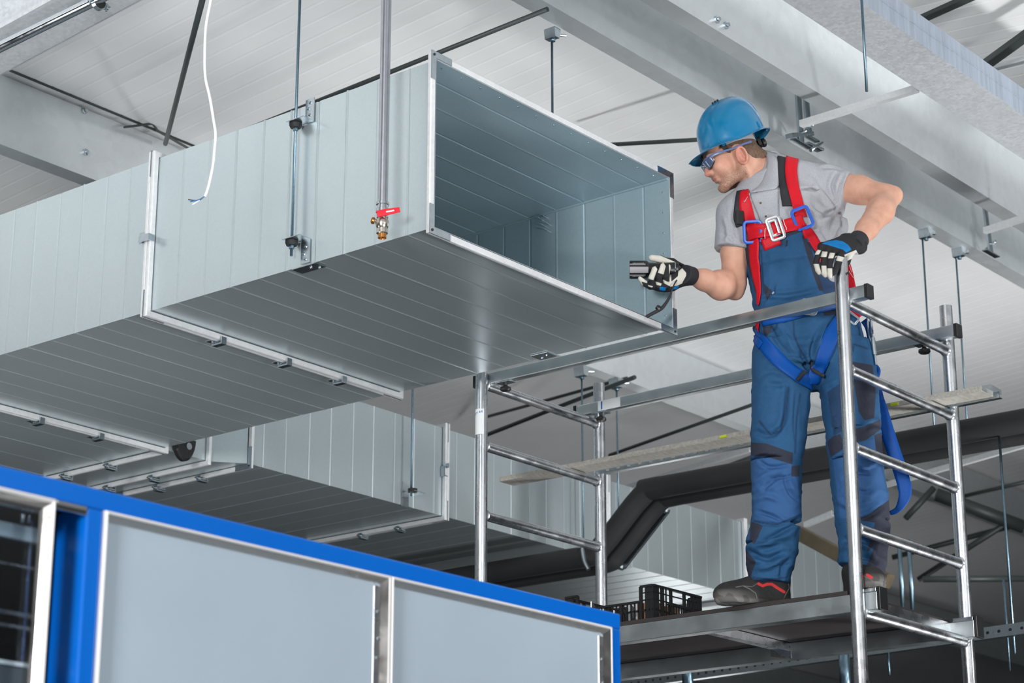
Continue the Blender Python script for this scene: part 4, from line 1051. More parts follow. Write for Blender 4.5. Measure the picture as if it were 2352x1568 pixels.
# right arm (left in the picture): upper arm, elbow, forearm
S.chain([rsh, rsh*.5+rel*.5+np.array([.004, 0, 0]), rel+np.array([.006, .03, .0])], [.054, .052, .046], .02)
S.cone(rel+np.array([.008, .01, .012]), rel+np.array([.012, -.012, .01]), .036, .028, .02)
m1 = rel*.70+rwr*.30
S.chain([rel+np.array([-.004, .01, 0]), m1+np.array([.0, -.004, 0]), rel*.3+rwr*.7, rwr], [.046, .050, .037, .029], .02, flat=None)
S.cone(rel+np.array([-.01, .04, -.03]), m1+np.array([0, .015, -.012]), .022, .03, .025)
# left arm, bent with the hand on the post
S.chain([lsh, lsh*.5+lel*.5+np.array([0, .002, 0]), lel+np.array([-.03, .0, 0])], [.054, .052, .044], .02)
S.cone(lel+np.array([-.03, .0, 0]), lel+np.array([.012, .004, .0]), .042, .033, .02)
m2 = lel*.68+lwr*.32
S.chain([lel+np.array([-.012, -.008, 0]), m2+np.array([.002, 0, 0]), lel*.3+lwr*.7, lwr], [.043, .049, .038, .030], .018)
V, Q = S.mesh(); V = relax(V, Q, 2, .4); N = vnormals(V, Q)
hv = toH(V)
skin_folds = [([(1636, 612), (1660, 622), (1684, 640)], 5, -.0018), ([(2010, 448), (1996, 468), (1990, 480)], 6, -.003), ([(1995, 438), (2010, 432)], 6, .002)]
V = folds(V, N, skin_folds)
sm = lambda x, a, b: np.clip((x-a)/(b-a), 0, 1)
x, y, z = hv.T
inhead = (np.abs(z) < .1) & (x > -.13) & (x < .16) & (y > -.12) & (y < .2)
jaw = sm(-y, -.002, .03)*sm(x, .000, .022)*(1-sm(np.abs(z), .075, .085))
jaw = np.maximum(jaw, sm(x, -.004, .006)*(1-sm(x, .016, .03))*sm(-y, -.03, .0)*sm(np.abs(z), .045, .055))
mous = np.exp(-((y+.015)/.008)**2)*sm(x, .085, .1)*(1-sm(np.abs(z), .028, .036))
lipm = np.exp(-(((y+.0285)/.009)**2)**2)*sm(x, .096, .102)*(1-sm(np.abs(z), .014, .022))
beard = np.clip(np.maximum(jaw*sm(y, -.14, -.095), mous*1.1)*(1-lipm), 0, 1)*inhead
beard *= np.where(y > -.012, np.where(mous > .3, 1, .55), 1)
nose = np.exp(-(((x-.118)/.02)**2+((y-.012)/.02)**2+(z/.022)**2))
ear = np.exp(-((np.abs(z)-.083)/.008)**2)*sm(.05-np.sqrt(x**2+y**2), 0, .02)
red_ = np.clip(nose*.9+ear*.8, 0, 1)*inhead
cheek = np.exp(-(((x-.07)/.03)**2+((y-.005)/.025)**2))*.3*inhead
body = mkobj('body', V, Q, M['skin'], person, dict(beard=np.clip(beard*1.0*(.45+.55*np.maximum(sm(-y, .02, .06), mous)), 0, 1), red=np.clip(red_+cheek, 0, 1), lip=lipm*inhead))
# eyes behind the glasses
for s_ in (-1, 1):
    mb = MB(); c = toW(hp(.083, .036, .031*s_)); wf = nrm(toW(hp(1, 0, 0))-toW(hp(0, 0, 0)))
    prof = [(.0121*math.sin(a), -.0121*math.cos(a)) for a in np.linspace(.15, math.pi-.05, 12)]
    mb.lathe(prof, c, wf, 16, 0); k = 16
    e_ = mb.build('eyeball', mat('eye_white', (225, 222, 218), .2), body)
    mb = MB(); mb.lathe([(.0001, .0127), (.0035, .0124), (.0058, .0112)][::-1], c, wf, 16); mb.build('iris', mat('iris', (70, 80, 90), .2), e_)
# hair: thin cap below the helmet edge
G = Field(hp(0, .06, 0)-.17, hp(0, .06, 0)+.17, .0032)
G.ell(hp(-.008, .088, 0), (.1045, .088, .0795), HR, .005)
G.cone(hp(-.045, .005, .0), hp(-.066, -.022, 0), .067, .059, .02)
V, Q = G.mesh(); hv = toH(V); x, y, z = hv.T
lowcut = np.where(x > .045, .062, np.where(x > .0, .028, np.where(x > -.03, .032-.05*sm(-x, .0, .03), -.020-.012*sm(-x, .03, .08))))
nse = noise3(V, 60, 3)*.006
keep = (y > lowcut+nse) & (x < .075+nse) & (y < .115)
kf = keep[Q].all(1); Q = Q[kf]; u, inv = np.unique(Q, return_inverse=True); V = V[u]; Q = inv.reshape(Q.shape)
N = vnormals(V, Q); V = V+N*(noise3(V, 150, 5)*.0012)[:, None]
mkobj('hair', V, Q, M['hair'], person)
# eyebrow on the viewer's side
mb = MB(); mb.sweep(rrect(.006, .007, .002), [toW(hp(.106, .056, .012)), toW(hp(.105, .061, .03)), toW(hp(.094, .058, .047))], scale=[.7, 1, .5]); mb.build('eyebrow', M['hair'], person)
# ---- safety glasses
def head_mb(fn, name, mats, parent=person, fr=None, **kw):
    mb = MB(); fn(mb); mb.v = [tuple(toW((fr or hp)(*q))) for q in mb.v]; return mb.build(name, mats, parent, **kw)
nt = NT('smoked_lens'); nt.set(**{'Base Color': (.10, .14, .24, 1), 'Roughness': .06, 'Alpha': .8, 'Coat Weight': .6, 'Specular IOR Level': .6}); M['lens'] = nt.m
M['specframe'] = mat('blue_grey_spectacle_frame', (92, 112, 158), .3)
gl = head_mb(lambda m: m.sweep(rrect(.006, .0055, .0015), [(.098, .047, -.058), (.114, .050, -.042), (.121, .049, -.018), (.119, .046, 0), (.121, .049, .018), (.114, .050, .042), (.098, .047, .058)], (0, 1, 0)), 'safety_glasses', M['specframe'])
for s_ in (-1, 1):
    def lens(m):
        n, k = 14, 8; vs = []
        for j in range(k):
            v = j/(k-1)
            for i in range(n):
                u = i/(n-1)
                zz = s_*(.007+.053*u); xx = .122-.022*u**2.3
                top = .049-.002*u; bot = .013+.018*max(0, u-.6)**1.3*2.4+.022*max(0, .34-u)*2.2
                vs.append((xx-.006*(1-v), bot+(top-bot)*v, zz))
        m.add(vs, [(j*n+i, j*n+i+1, (j+1)*n+i+1, (j+1)*n+i) for j in range(k-1) for i in range(n-1)], 0, True)
    ln = head_mb(lens, 'lens', M['lens'], gl); so = ln.modifiers.new('thick', 'SOLIDIFY'); so.thickness = .0022
    head_mb(lambda m: m.sweep(rrect(.003, .0085, .001), [(.103, .046, s_*.056), (.085, .046, s_*.070), (.05, .041, s_*.0795), (.01, .036, s_*.083), (-.03, .037, s_*.084), (-.062, .035, s_*.082)], (0, 1, 0), scale=[1.5, 1.2, .85, .75, .8, .9]), 'temple', M['specframe'], gl)
# ---- helmet
def helmet():
    n = 96; rows = []
    def rim(a):   # a = 0 front
        ca = math.cos(a); y = .066+.022*max(0, -ca)**2+.006*max(0, ca)**3-.006*math.exp(-((abs(a)-1.45)/.5)**2)
        return (-.022+.133*ca if ca > 0 else -.022+.132*ca, y, .106*math.sin(a))
    nl = 16
    for j in range(nl+1):
        t = j/nl; th = t*math.pi/2; ring = []
        for i in range(n):
            a = 2*math.pi*i/n; rx, ry, rz = rim(a); ca = math.cos(a)
            k = math.cos(th)**.74; h = math.sin(th)
            topy = .250
            cx = -.022-.028*h**2
            xx = cx+(rx+.022)*k; zz = rz*k; yy = ry+(topy-ry)*h
            # raised central ridge, and panel break line on the flank
            rg = math.exp(-(zz/.032)**6)*sm(yy, .12, .17)*.0075
            sd_ = .0022*math.exp(-((yy-(.112+.03*math.cos(a)))/.006)**2)*sm(abs(math.sin(a)), .45, .7)
            nrm_ = nrm((xx-cx+1e-9, (yy-.08)*.8, zz)); q = np.array([xx, yy, zz])+nrm_*(rg-sd_); ring.append(q)
        rows.append(ring)
    lip = []; lip0 = []
    for i in range(n):
        a = 2*math.pi*i/n; rx, ry, rz = rim(a); ca = math.cos(a)
        vis = .058*max(0, math.cos(a*.92))**1.3 if abs((a+math.pi) % (2*math.pi)-math.pi) < 1.4 else 0
        back = .010*max(0, -ca); e = .007+vis+back
        d = nrm((ca, 0, math.sin(a)*.9)); 
        lip0.append(np.array([rx, ry-.002, rz])+np.array(d)*e*.5+np.array([0, -.004*vis/.058, 0])); lip.append(np.array([rx, ry-.005, rz])+np.array(d)*e+np.array([0, -.009*vis/.058+.001*back/.01, 0]))
    allr = [lip, lip0]+rows
    vs = [tuple(q) for r in allr for q in r]
    fs = [(j*n+i, j*n+(i+1) % n, (j+1)*n+(i+1) % n, (j+1)*n+i) for j in range(len(allr)-1) for i in range(n)]
    return vs, fs
vs, fs = helmet()
hel = head_mb(lambda m: m.add(vs, fs, 0, True), 'helmet', M['helmet'], fr=gp, sharp=180)
so = hel.modifiers.new('thick', 'SOLIDIFY'); so.thickness = .003; so.offset = -1
sb = hel.modifiers.new('sub', 'SUBSURF'); sb.levels = 1; sb.render_levels = 1
def hsurf(t, zz):   # point on the ridge of the shell
    th = t*math.pi/2; h = math.sin(th); k = math.cos(th)**.74; ry = .066; yy = ry+(.250-ry)*h; cx = -.022-.028*h*h
    return np.array([cx+.133*k, yy, zz])
for k in range(3):
    t = .835+.042*k; a = hsurf(t-.013, .029); b = hsurf(t+.013, .029); nn = nrm((a+b)/2-np.array([-.04, .1, .0]))
    head_mb(lambda m: m.sweep(rrect(.006, .006, .002), [a+nn*.0035, b+nn*.0035], nn), 'vent_slot', M['rubber'], hel, fr=gp)
for (a_, yy) in ((.92, .064), (.55, .072), (2.35, .085)):
    xx, zz = -.022+.131*math.cos(a_), .109*math.sin(a_)
    head_mb(lambda m: m.sweep(rrect(.006, .004, .001), [(xx, yy, zz), (xx*.995, yy+.022, zz*.99)]), 'rib', M['helmet'], hel, fr=gp)
head_mb(lambda m: m.sweep(rrect(.0025, .026, .001), [(.088*math.cos(a)-.012, .071+.003*math.cos(a), .086*math.sin(a)) for a in np.linspace(-2.9, 2.9, 40)], (0, 1, 0)), 'headband', M['suspension'], hel, fr=gp)
head_mb(lambda m: m.sweep(rrect(.012, .034, .004), [(-.108, .05, -.028), (-.118, .048, 0), (-.108, .05, .028)], (0, 1, 0)), 'ratchet', M['plastic'], hel, fr=gp)
head_mb(lambda m: m.lathe([(.014, 0), (.017, .003), (.017, .012), (.014, .015)], (-.122, .046, 0), (-1, 0, 0), 20), 'ratchet_knob', M['plastic'], hel, fr=gp)
head_mb(lambda m: m.sweep(rrect(.004, .02, .001), [(.045, .045, .0805), (.045, .075, .086)], (1, 0, 0)), 'strap_anchor', M['plastic'], hel, fr=gp)
head_mb(lambda m: m.lathe([(.004, -.002), (.0075, -.002), (.0075, .003), (.004, .003)], (.05, .058, .1), (0, 0, 1), 14), 'anchor_loop', M['helmet'], hel, fr=gp)
# ================= grey polo shirt
S = Field((.66, 1.02, -.24), (1.36, 1.86, .22), .0042)
S.loft(trunk(0), .03)
S.cone(LP(1775, 405, .02), rsh, .068, .066, .05); S.cone(LP(1782, 398, .02), lsh, .066, .068, .05)
sl1 = LP(1679, 574, -.005); sl2 = LP(1948, 431, .005)
S.cone(rsh, sl1+(sl1-rsh)*.2, .068, .062, .03); S.cone(lsh, sl2+(sl2-lsh)*.3, .070, .060, .03)
S.cone(LP(1905, 470, .02), LP(1925, 520, .02), .05, .035, .05)
ax_r = nrm(sl1-rsh); ax_l = nrm(sl2-lsh)
X, Y, Z = S.ax[0][:, None, None], S.ax[1][None, :, None], S.ax[2][None, None, :]
near_r = np.sqrt((X-sl1[0])**2+(Y-sl1[1])**2+(Z-sl1[2])**2) < .11
cr = (X-sl1[0])*ax_r[0]+(Y-sl1[1])*ax_r[1]+(Z-sl1[2])*ax_r[2]
tr = (X-rsh[0])*0+X  # right sleeve lies left of the trunk
S.g = np.where(near_r & (X < LP(1716, 570, 0)[0]), np.maximum(S.g, cr), S.g)
near_l = np.sqrt((X-sl2[0])**2+(Y-sl2[1])**2+(Z-sl2[2])**2) < .13
cl_ = (X-sl2[0])*ax_l[0]+(Y-sl2[1])*ax_l[1]+(Z-sl2[2])*ax_l[2]
S.g = np.where(near_l & (Y > LP(1930, 500, 0)[1]), np.maximum(S.g, cl_), S.g)
nkd = nrm(hp(-.045, .0, 0)-nk)
S.cone(nk-nkd*.015, nk+nkd*.2, .060, .064, .008, 's')
V, Q = S.mesh(); V = relax(V, Q, 2, .4); N = vnormals(V, Q)
shirt_folds = [([(1882, 500), (1905, 490), (1932, 470)], 5, -.005), ([(1868, 470), (1890, 486), (1912, 488)], 5, -.004), ([(1895, 440), (1915, 462), (1924, 478)], 5, -.004),
    ([(1872, 430), (1898, 452), (1908, 476)], 6, .003), ([(1925, 395), (1912, 425), (1922, 462)], 4, -.004), ([(1890, 385), (1915, 384), (1935, 392)], 4, -.003), ([(1940, 470), (1925, 510), (1905, 560)], 5, .004),
    ([(1925, 480), (1935, 520), (1938, 565)], 5, -.003), ([(1885, 520), (1900, 545), (1915, 560)], 6, -.003), ([(1680, 490), (1690, 520), (1692, 545)], 5, -.003), ([(1662, 500), (1672, 530), (1668, 555)], 5, .003),
    ([(1652, 535), (1675, 545), (1690, 560)], 4, -.0025), ([(1842, 520), (1860, 535), (1880, 540)], 6, .003), ([(1850, 400), (1870, 420), (1880, 450)], 7, .0025), ([(1720, 520), (1745, 516), (1770, 505)], 6, .002),
    ([(1653, 566), (1680, 571), (1708, 571)], 3, -.0022), ([(1940, 398), (1928, 430), (1920, 466)], 3, -.0022)]
FA = 2.3; V = folds(V, N, shirt_folds); FA = 1.0; V = V+N*(noise3(V, 9, 11)*.0022)[:, None]; N = vnormals(V, Q)
P = toPX(V); front = (N @ np.array([0, 0, -1.])) > .1
seam = np.zeros(len(V))
for pts in ([(1721, 440), (1728, 462), (1740, 490), (1750, 520)], [(1789, 430), (1788, 470), (1790, 520)], [(1653, 566), (1680, 572), (1710, 572)]):
    seam = np.maximum(seam, np.exp(-(line_d(P, pts)[0]/1.6)**2)*front)
shirt = mkobj('polo_shirt', V, Q, M['shirt'], person, dict(seam=seam))
# collar: stand and fold
def collar():
    n = 44; rows = []
    Bk, Fr = LP(1768, 350, .055), LP(1729, 438, -.062); c = (Bk+Fr)/2; fa = (Fr-Bk)/2; lat = np.array([.057, .022, .012])
    up = nrm(np.cross(lat, fa)); up = up if up[1] > 0 else -up
    for rr, h, fall in ((.93, -.045, 0), (.98, -.012, 0), (1.0, .0, 0), (1.04, .004, 0), (1.13, -.003, .15), (1.28, -.026, .6), (1.40, -.050, 1.0)):
        ring = []
        for i in range(n+1):
            u = -1+2*i/n; a = u*math.radians(171)
            frt = sm(abs(u), .70, 1.0)
            d = -fa*math.cos(a)+lat*math.sin(a)
            ring.append(c+d*(rr+.04*frt*fall)+up*(h-.018*frt*fall)+np.array([0, -.020*frt*fall, -.012*frt*fall]))
        rows.append(ring)
    V = np.array([q for r in rows for q in r]); m = n+1
    return V, np.array([(j*m+i, j*m+i+1, (j+1)*m+i+1, (j+1)*m+i) for j in range(len(rows)-1) for i in range(n)])
V, Q = collar(); co = mkobj('collar', V, Q, M['shirt'], shirt, dict(seam=np.zeros(len(V)))); so = co.modifiers.new('thick', 'SOLIDIFY'); so.thickness = .004; sb = co.modifiers.new('sub', 'SUBSURF'); sb.levels = 1; sb.render_levels = 1
# ================= blue bib overalls
S = Field((.76, .03, -.28), (1.36, 1.42, .26), .0046)
hipn = [(LP(1846, 700, .03), .168, .120, SIDE0), (LP(1860, 750, .03), .190, .128, SIDE0), (LP(1866, 810, .03), .200, .128, nrm((.97, .0, .24))), (LP(1868, 850, .03), .185, .115, nrm((.97, 0, .24)))]
S.loft(trunk(.014)[:4], .02); S.loft(hipn, .03); S.ell(LP(1864, 868, .02), (.060, .050, .075), None, .04)
lL = [(1800, 800, .01), (1794, 900, .0), (1789, 1000, -.015), (1783, 1060, -.02), (1783, 1130, -.015), (1785, 1200, -.005), (1772, 1258, .0), (1768, 1300, .0), (1766, 1345, .0)]
wL = [.112, .104, .098, .090, .088, .084, .092, .082, .066]
lR = [(1938, 800, .03), (1951, 900, .0), (1960, 1000, -.04), (1966, 1060, -.055), (1976, 1140, -.06), (1984, 1200, -.06), (1983, 1250, -.065), (1980, 1290, -.08), (1978, 1330, -.09)]
wR = [.110, .104, .098, .096, .097, .094, .086, .080, .074]
for L_, W_, ov in ((lL, wL, .0), (lR, wR, .0)):
    c = [LP(*q) for q in L_]
    S.loft([(c[i], W_[i], W_[i]*(.98 if i < 2 else .92), nrm((.97, 0, .1))) for i in range(len(c))], .012, ex=2.15)
# bib outline: the trunk part ends along the measured edge
bib = [(1560, 640), (1690, 560), (1694, 532), (1702, 528), (1716, 548), (1748, 562), (1790, 548), (1838, 531), (1846, 536), (1858, 560), (1880, 600), (1905, 640), (1990, 655), (2200, 655), (2200, 1700), (1560, 1700)]
zmid = LP(1800, 600, .0)[2]
# distance to outline evaluated in the local (across, up) plane of the chest front
bl_ = np.array([LP(x, y, -.08)[:2] for x, y in bib])
A, B = np.meshgrid(S.ax[0], S.ax[1], indexing='ij'); sd2 = poly_sd(np.stack([A.ravel(), B.ravel()], 1), bl_).reshape(A.shape).astype(np.float32)
S.g = np.where((S.ax[1] > .95)[None, :, None], np.maximum(S.g, -sd2[:, :, None]), S.g)
# hems
X, Y, Z = S.ax[0][:, None, None], S.ax[1][None, :, None], S.ax[2][None, None, :]
hemL = LP(1766, 1338, 0)[1]; hemR = LP(1978, 1316, -.08)[1]
S.g = np.where(X < LP(1868, 1200, 0)[0], np.maximum(S.g, hemL+(X-LP(1766, 1338, 0)[0])*(-.06)-Y), np.maximum(S.g, hemR+(X-LP(1978, 1316, 0)[0])*(-.42)-Y))
V, Q = S.mesh(); V = relax(V, Q, 2, .4); N = vnormals(V, Q)
tf = [([(1752, 1122), (1780, 1100), (1800, 1092)], 5, -.006), ([(1730, 1110), (1760, 1090), (1790, 1080)], 6, .004), ([(1800, 1095), (1815, 1130), (1835, 1150)], 5, -.005), ([(1742, 1175), (1775, 1185), (1800, 1200)], 4, -.006),
      ([(1735, 1200), (1790, 1205), (1838, 1190)], 4, -.004), ([(1738, 1245), (1780, 1230), (1832, 1200)], 5, -.007), ([(1720, 1268), (1760, 1282), (1800, 1268)], 6, -.008), ([(1720, 1255), (1760, 1248), (1820, 1225)], 8, .007), ([(1740, 1305), (1770, 1300), (1800, 1278)], 6, .006),
      ([(1795, 1325), (1800, 1300), (1816, 1285)], 5, -.006), ([(1730, 1150), (1760, 1140), (1790, 1150)], 6, .004), ([(1745, 1060), (1770, 1072), (1812, 1068)], 4, -.005), ([(1768, 1098), (1800, 1096), (1818, 1092)], 3, -.005),
      ([(1775, 1000), (1800, 970), (1806, 920), (1810, 880)], 5, -.006), ([(1735, 990), (1760, 1000), (1790, 990)], 6, -.004), ([(1745, 860), (1775, 852), (1800, 862)], 6, -.003), ([(1760, 880), (1790, 884), (1810, 875)], 6, -.003), ([(1830, 900), (1826, 960), (1828, 1010)], 4, -.003),
      ([(1765, 745), (1790, 790), (1815, 820)], 6, -.005), ([(1785, 740), (1810, 780), (1825, 810)], 6, .004), ([(1840, 800), (1848, 830), (1856, 850)], 6, -.006), ([(1875, 770), (1865, 810), (1862, 840)], 6, -.005), ([(1900, 740), (1885, 780), (1872, 815)], 7, .005), ([(1812, 820), (1840, 828), (1862, 824)], 5, .006),
      ([(1940, 1095), (1970, 1085), (2000, 1088)], 5, -.005), ([(1950, 1120), (1990, 1130), (2010, 1120)], 5, -.004), ([(1960, 1060), (1985, 1075), (2015, 1060)], 5, .004), ([(1925, 1150), (1960, 1165), (2000, 1150)], 6, .004), ([(1970, 1195), (2000, 1185), (2030, 1160)], 5, -.005), ([(1935, 1240), (1970, 1235), (2005, 1250)], 6, -.008), ([(1935, 1260), (1975, 1255), (2010, 1272)], 7, .007), ([(1950, 1290), (1985, 1280), (2010, 1290)], 5, -.006),
      ([(1755, 672), (1800, 668), (1850, 662)], 5, -.003), ([(1760, 680), (1810, 682), (1870, 668)], 5, .004), ([(1760, 640), (1770, 600), (1772, 575)], 9, .002), ([(1752, 690), (1770, 676), (1778, 655)], 4, -.004), ([(1840, 600), (1835, 640), (1842, 660)], 9, -.002), ([(1985, 985), (2005, 975), (2020, 980)], 5, -.004)]
FA = 2.3; V = folds(V, N, tf); V = V+N*(noise3(V, 6, 21)*.005+noise3(V, 14, 22)*.003+np.maximum(noise3(V*np.array([.7, 1.6, .7]), 22, 23), 0)*.0022)[:, None]; FA = 1.0; N = vnormals(V, Q)
P = toPX(V)
navy = np.full(len(V), -50.)
for pg in ([(1716, 1015), (1760, 1018), (1822, 1040), (1820, 1066), (1760, 1048), (1716, 1046)], [(1818, 1070), (1838, 1068), (1836, 1094), (1817, 1094)], [(1725, 1198), (1742, 1202), (1752, 1208), (1733, 1250), (1722, 1240)], [(1700, 1262), (1712, 1260), (1736, 1290), (1722, 1330), (1700, 1345)],
           [(1900, 1015), (1912, 1002), (1930, 996), (1940, 1028), (1908, 1050)], [(1955, 985), (1985, 980), (2022, 962), (2024, 985), (1990, 1010), (1958, 1018)], [(2008, 1000), (2040, 985), (2040, 1045), (2012, 1035)], [(1966, 1195), (2000, 1178), (2045, 1145), (2052, 1290), (2040, 1345), (2000, 1310), (1990, 1300), (2010, 1250), (1990, 1270), (2010, 1200), (1985, 1196)],
           [(1958, 830), (2004, 838), (2012, 900), (2008, 960), (1985, 965), (1972, 945), (1962, 880)], [(1752, 750), (1775, 748), (1770, 764), (1755, 775)], [(1697, 530), (1706, 532), (1716, 560), (1730, 610), (1748, 680), (1738, 680), (1718, 610), (1700, 560)], [(1846, 536), (1862, 566), (1884, 640), (1892, 668), (1882, 668), (1868, 630), (1852, 580), (1842, 545)], [(1890, 715), (1925, 705), (1925, 722), (1892, 725)],
           [(1745, 552), (1785, 540), (1840, 522), (1842, 532), (1790, 550), (1747, 564)], [(1754, 650), (1764, 660), (1774, 668), (1762, 690), (1756, 672)]):
    navy = np.maximum(navy, poly_sd(P, pg))
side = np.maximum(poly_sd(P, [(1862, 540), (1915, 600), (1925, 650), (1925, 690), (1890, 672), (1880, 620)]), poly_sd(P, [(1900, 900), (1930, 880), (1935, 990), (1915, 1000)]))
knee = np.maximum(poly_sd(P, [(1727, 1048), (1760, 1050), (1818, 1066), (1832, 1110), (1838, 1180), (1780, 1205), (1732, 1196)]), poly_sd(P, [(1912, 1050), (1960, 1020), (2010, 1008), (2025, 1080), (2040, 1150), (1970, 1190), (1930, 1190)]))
front = np.clip((N @ np.array([0, 0, -1.])) * 4, 0, 1); seam = np.zeros(len(V))
for pts, w in (([(1822, 735), (1824, 770), (1836, 800), (1855, 830)], 1.5), ([(1838, 905), (1830, 960), (1826, 1040)], 1.5), ([(1745, 968), (1770, 998), (1792, 990), (1803, 950), (1810, 890)], 2), ([(1772, 762), (1783, 752), (1786, 740)], 1.6), ([(1960, 790), (1992, 800)], 1.6), ([(1960, 790), (1959, 806)], 1.6), ([(1733, 1196), (1780, 1206), (1838, 1182)], 1.5), ([(1730, 1326), (1770, 1330), (1805, 1326)], 1.2), ([(1985, 1300), (2010, 1315)], 1.2), ([(1748, 575), (1752, 640), (1754, 670)], 1.6), ([(1792, 560), (1793, 552)], 5)):
    seam = np.maximum(seam, np.exp(-(line_d(P, pts)[0]/(w*1.35))**2)*front)
ov = mkobj('bib_overalls', V, Q, M['overall'], person, dict(navy=navy, side=side, knee=knee, seam=seam))
OV, OQ = V, Q
# cargo pocket on the thigh
# surfaces for snapping straps
def bvh_of(objs):
    vs = []; fs = []
    for o in objs:
        me = o.data; n = len(vs); off = ORG[o.parent.name] if o.parent else np.zeros(3)
        co_ = np.zeros(len(me.vertices)*3); me.vertices.foreach_get('co', co_); co_ = co_.reshape(-1, 3)+off
        vs += [tuple(q) for q in co_]; fs += [[i+n for i in p.vertices] for p in me.polygons]
    return BVHTree.FromPolygons(vs, fs)
BB, BS = bvh_of([body]), bvh_of([shirt])
def hit(bv, q, off):
    d = Vector(nrm(ray(*q))); h = bv.ray_cast(Vector(CP), d)
    p = np.array(h[0]) if h[0] is not None else np.array(ond(q[0], q[1], D0+.03))
    return p-np.array(d)*off
def leaf(top, out, bulge, name, sink=.0):
    T = spl([np.array(q, float) for q in top], 5); O = spl([np.array(q, float) for q in out], 5); n = len(T); rows = []
    A = np.array([hit(BB, q, .006) for q in T]); B = np.array([hit(BS, q, .008) for q in O])
    for _ in range(4):
        A[1:-1] = (A[:-2]+2*A[1:-1]+A[2:])/4; B[1:-1] = (B[:-2]+2*B[1:-1]+B[2:])/4
    m = 7; vs = []
    for j in range(m):
        v = j/(m-1); vs.append(A*(1-v)+B*v-FW*bulge*math.sin(math.pi*min(1, v*.9+.12)))
    V = np.concatenate(vs)
    me = bpy.data.meshes.new(name); me.from_pydata((V-ORG[shirt.name]).tolist(), [], [(j*n+i, j*n+i+1, (j+1)*n+i+1, (j+1)*n+i) for j in range(m-1) for i in range(n-1)])
    me.materials.append(M['shirt']); o = linkobj(name, me, shirt)
    for p in me.polygons: p.use_smooth = True
    so = o.modifiers.new('thick', 'SOLIDIFY'); so.thickness = .004; return o
leaf([(1754, 345), (1761, 362), (1759, 384), (1751, 406), (1740, 424), (1729, 436)], [(1784, 352), (1792, 375), (1792, 404), (1787, 431), (1757, 437), (1724, 443)], .016, 'collar_leaf')
leaf([(1700, 438), (1708, 441), (1716, 441), (1724, 441)], [(1703, 446), (1707, 462), (1711, 465), (1723, 446)], .006, 'collar_leaf')
BV = bvh_of([ov, shirt])
def snap(px, py, off=.004, dc=None):
    d = Vector(nrm(ray(px, py))); h = BV.ray_cast(Vector(CP), d)
    if h[0] is None or (dc is not None):
        q = Vector(ond(px, py, D0+(dc or 0)))
        if dc is not None and h[0] is None or dc is not None: return np.array(q), np.array(-d)
        h = BV.find_nearest(q)
    n = np.array(h[1]); n = n if n @ np.array(d) < 0 else -n
    return np.array(h[0])+n*off, n
def ribbon(name, pts, width, mats, parent, off=.005, thick=.0025, nw=5, dcs=None, smooth_n=3):
    """webbing laid on the body: pts (px, py[, width px scale])"""
    C = []; NN = []
    k = 7
    P2 = spl([np.array(p[:2], float) for p in pts], k); W = np.interp(np.linspace(0, len(pts)-1, len(P2)), range(len(pts)), [(p[2] if len(p) > 2 else 1) for p in pts])
    DC = None if dcs is None else np.interp(np.linspace(0, len(pts)-1, len(P2)), range(len(pts)), dcs)
    for i, (x, y) in enumerate(P2):
        p, n = snap(x, y, off, None if DC is None else DC[i]); C.append(p); NN.append(n)
    C = np.array(C); NN = np.array(NN)
    for _ in range(smooth_n):
        C[1:-1] = (C[:-2]+2*C[1:-1]+C[2:])/4; NN[1:-1] = NN[:-2]+2*NN[1:-1]+NN[2:]
        NN /= np.linalg.norm(NN, axis=1, keepdims=True)
    T = np.gradient(C, axis=0); T /= np.linalg.norm(T, axis=1, keepdims=True)
    Sd = np.cross(NN, T); Sd /= np.linalg.norm(Sd, axis=1, keepdims=True)
    L = np.concatenate([[0], np.cumsum(np.linalg.norm(np.diff(C, axis=0), axis=1))])
    vs = []; uv = []
    for i in range(len(C)):
        for j in range(nw):
            u = j/(nw-1)-.5; q = C[i]+Sd[i]*u*width*W[i]
            if DC is None:
                h = BV.find_nearest(Vector(q))
                if h[0] is not None:
                    hn = np.array(h[1]); hn = hn if hn @ NN[i] > 0 else -hn
                    gap = (q-np.array(h[0])) @ NN[i]
                    if gap < off*.7: q = q+NN[i]*(off*.7-gap)
            vs.append(q); uv.append((u*width, L[i]))
    me = bpy.data.meshes.new(name); n = len(C)
    fs = [(i*nw+j, i*nw+j+1, (i+1)*nw+j+1, (i+1)*nw+j) for i in range(n-1) for j in range(nw-1)]
    me.from_pydata((np.array(vs)-ORG[parent.name]).tolist(), [], fs); me.materials.append(mats)
    lay = me.uv_layers.new(name='UVMap'); 
    for l in me.loops: lay.data[l.index].uv = (uv[l.vertex_index][0]*100, uv[l.vertex_index][1]*62)
    for p in me.polygons: p.use_smooth = True
    o = linkobj(name, me, parent); so = o.modifiers.new('thick', 'SOLIDIFY'); so.thickness = thick; so.offset = 0
    return o, C, NN
har = linkobj('safety_harness', None, person) if 0 else None
hm = bpy.data.objects.new('harness_root', None) if 0 else None
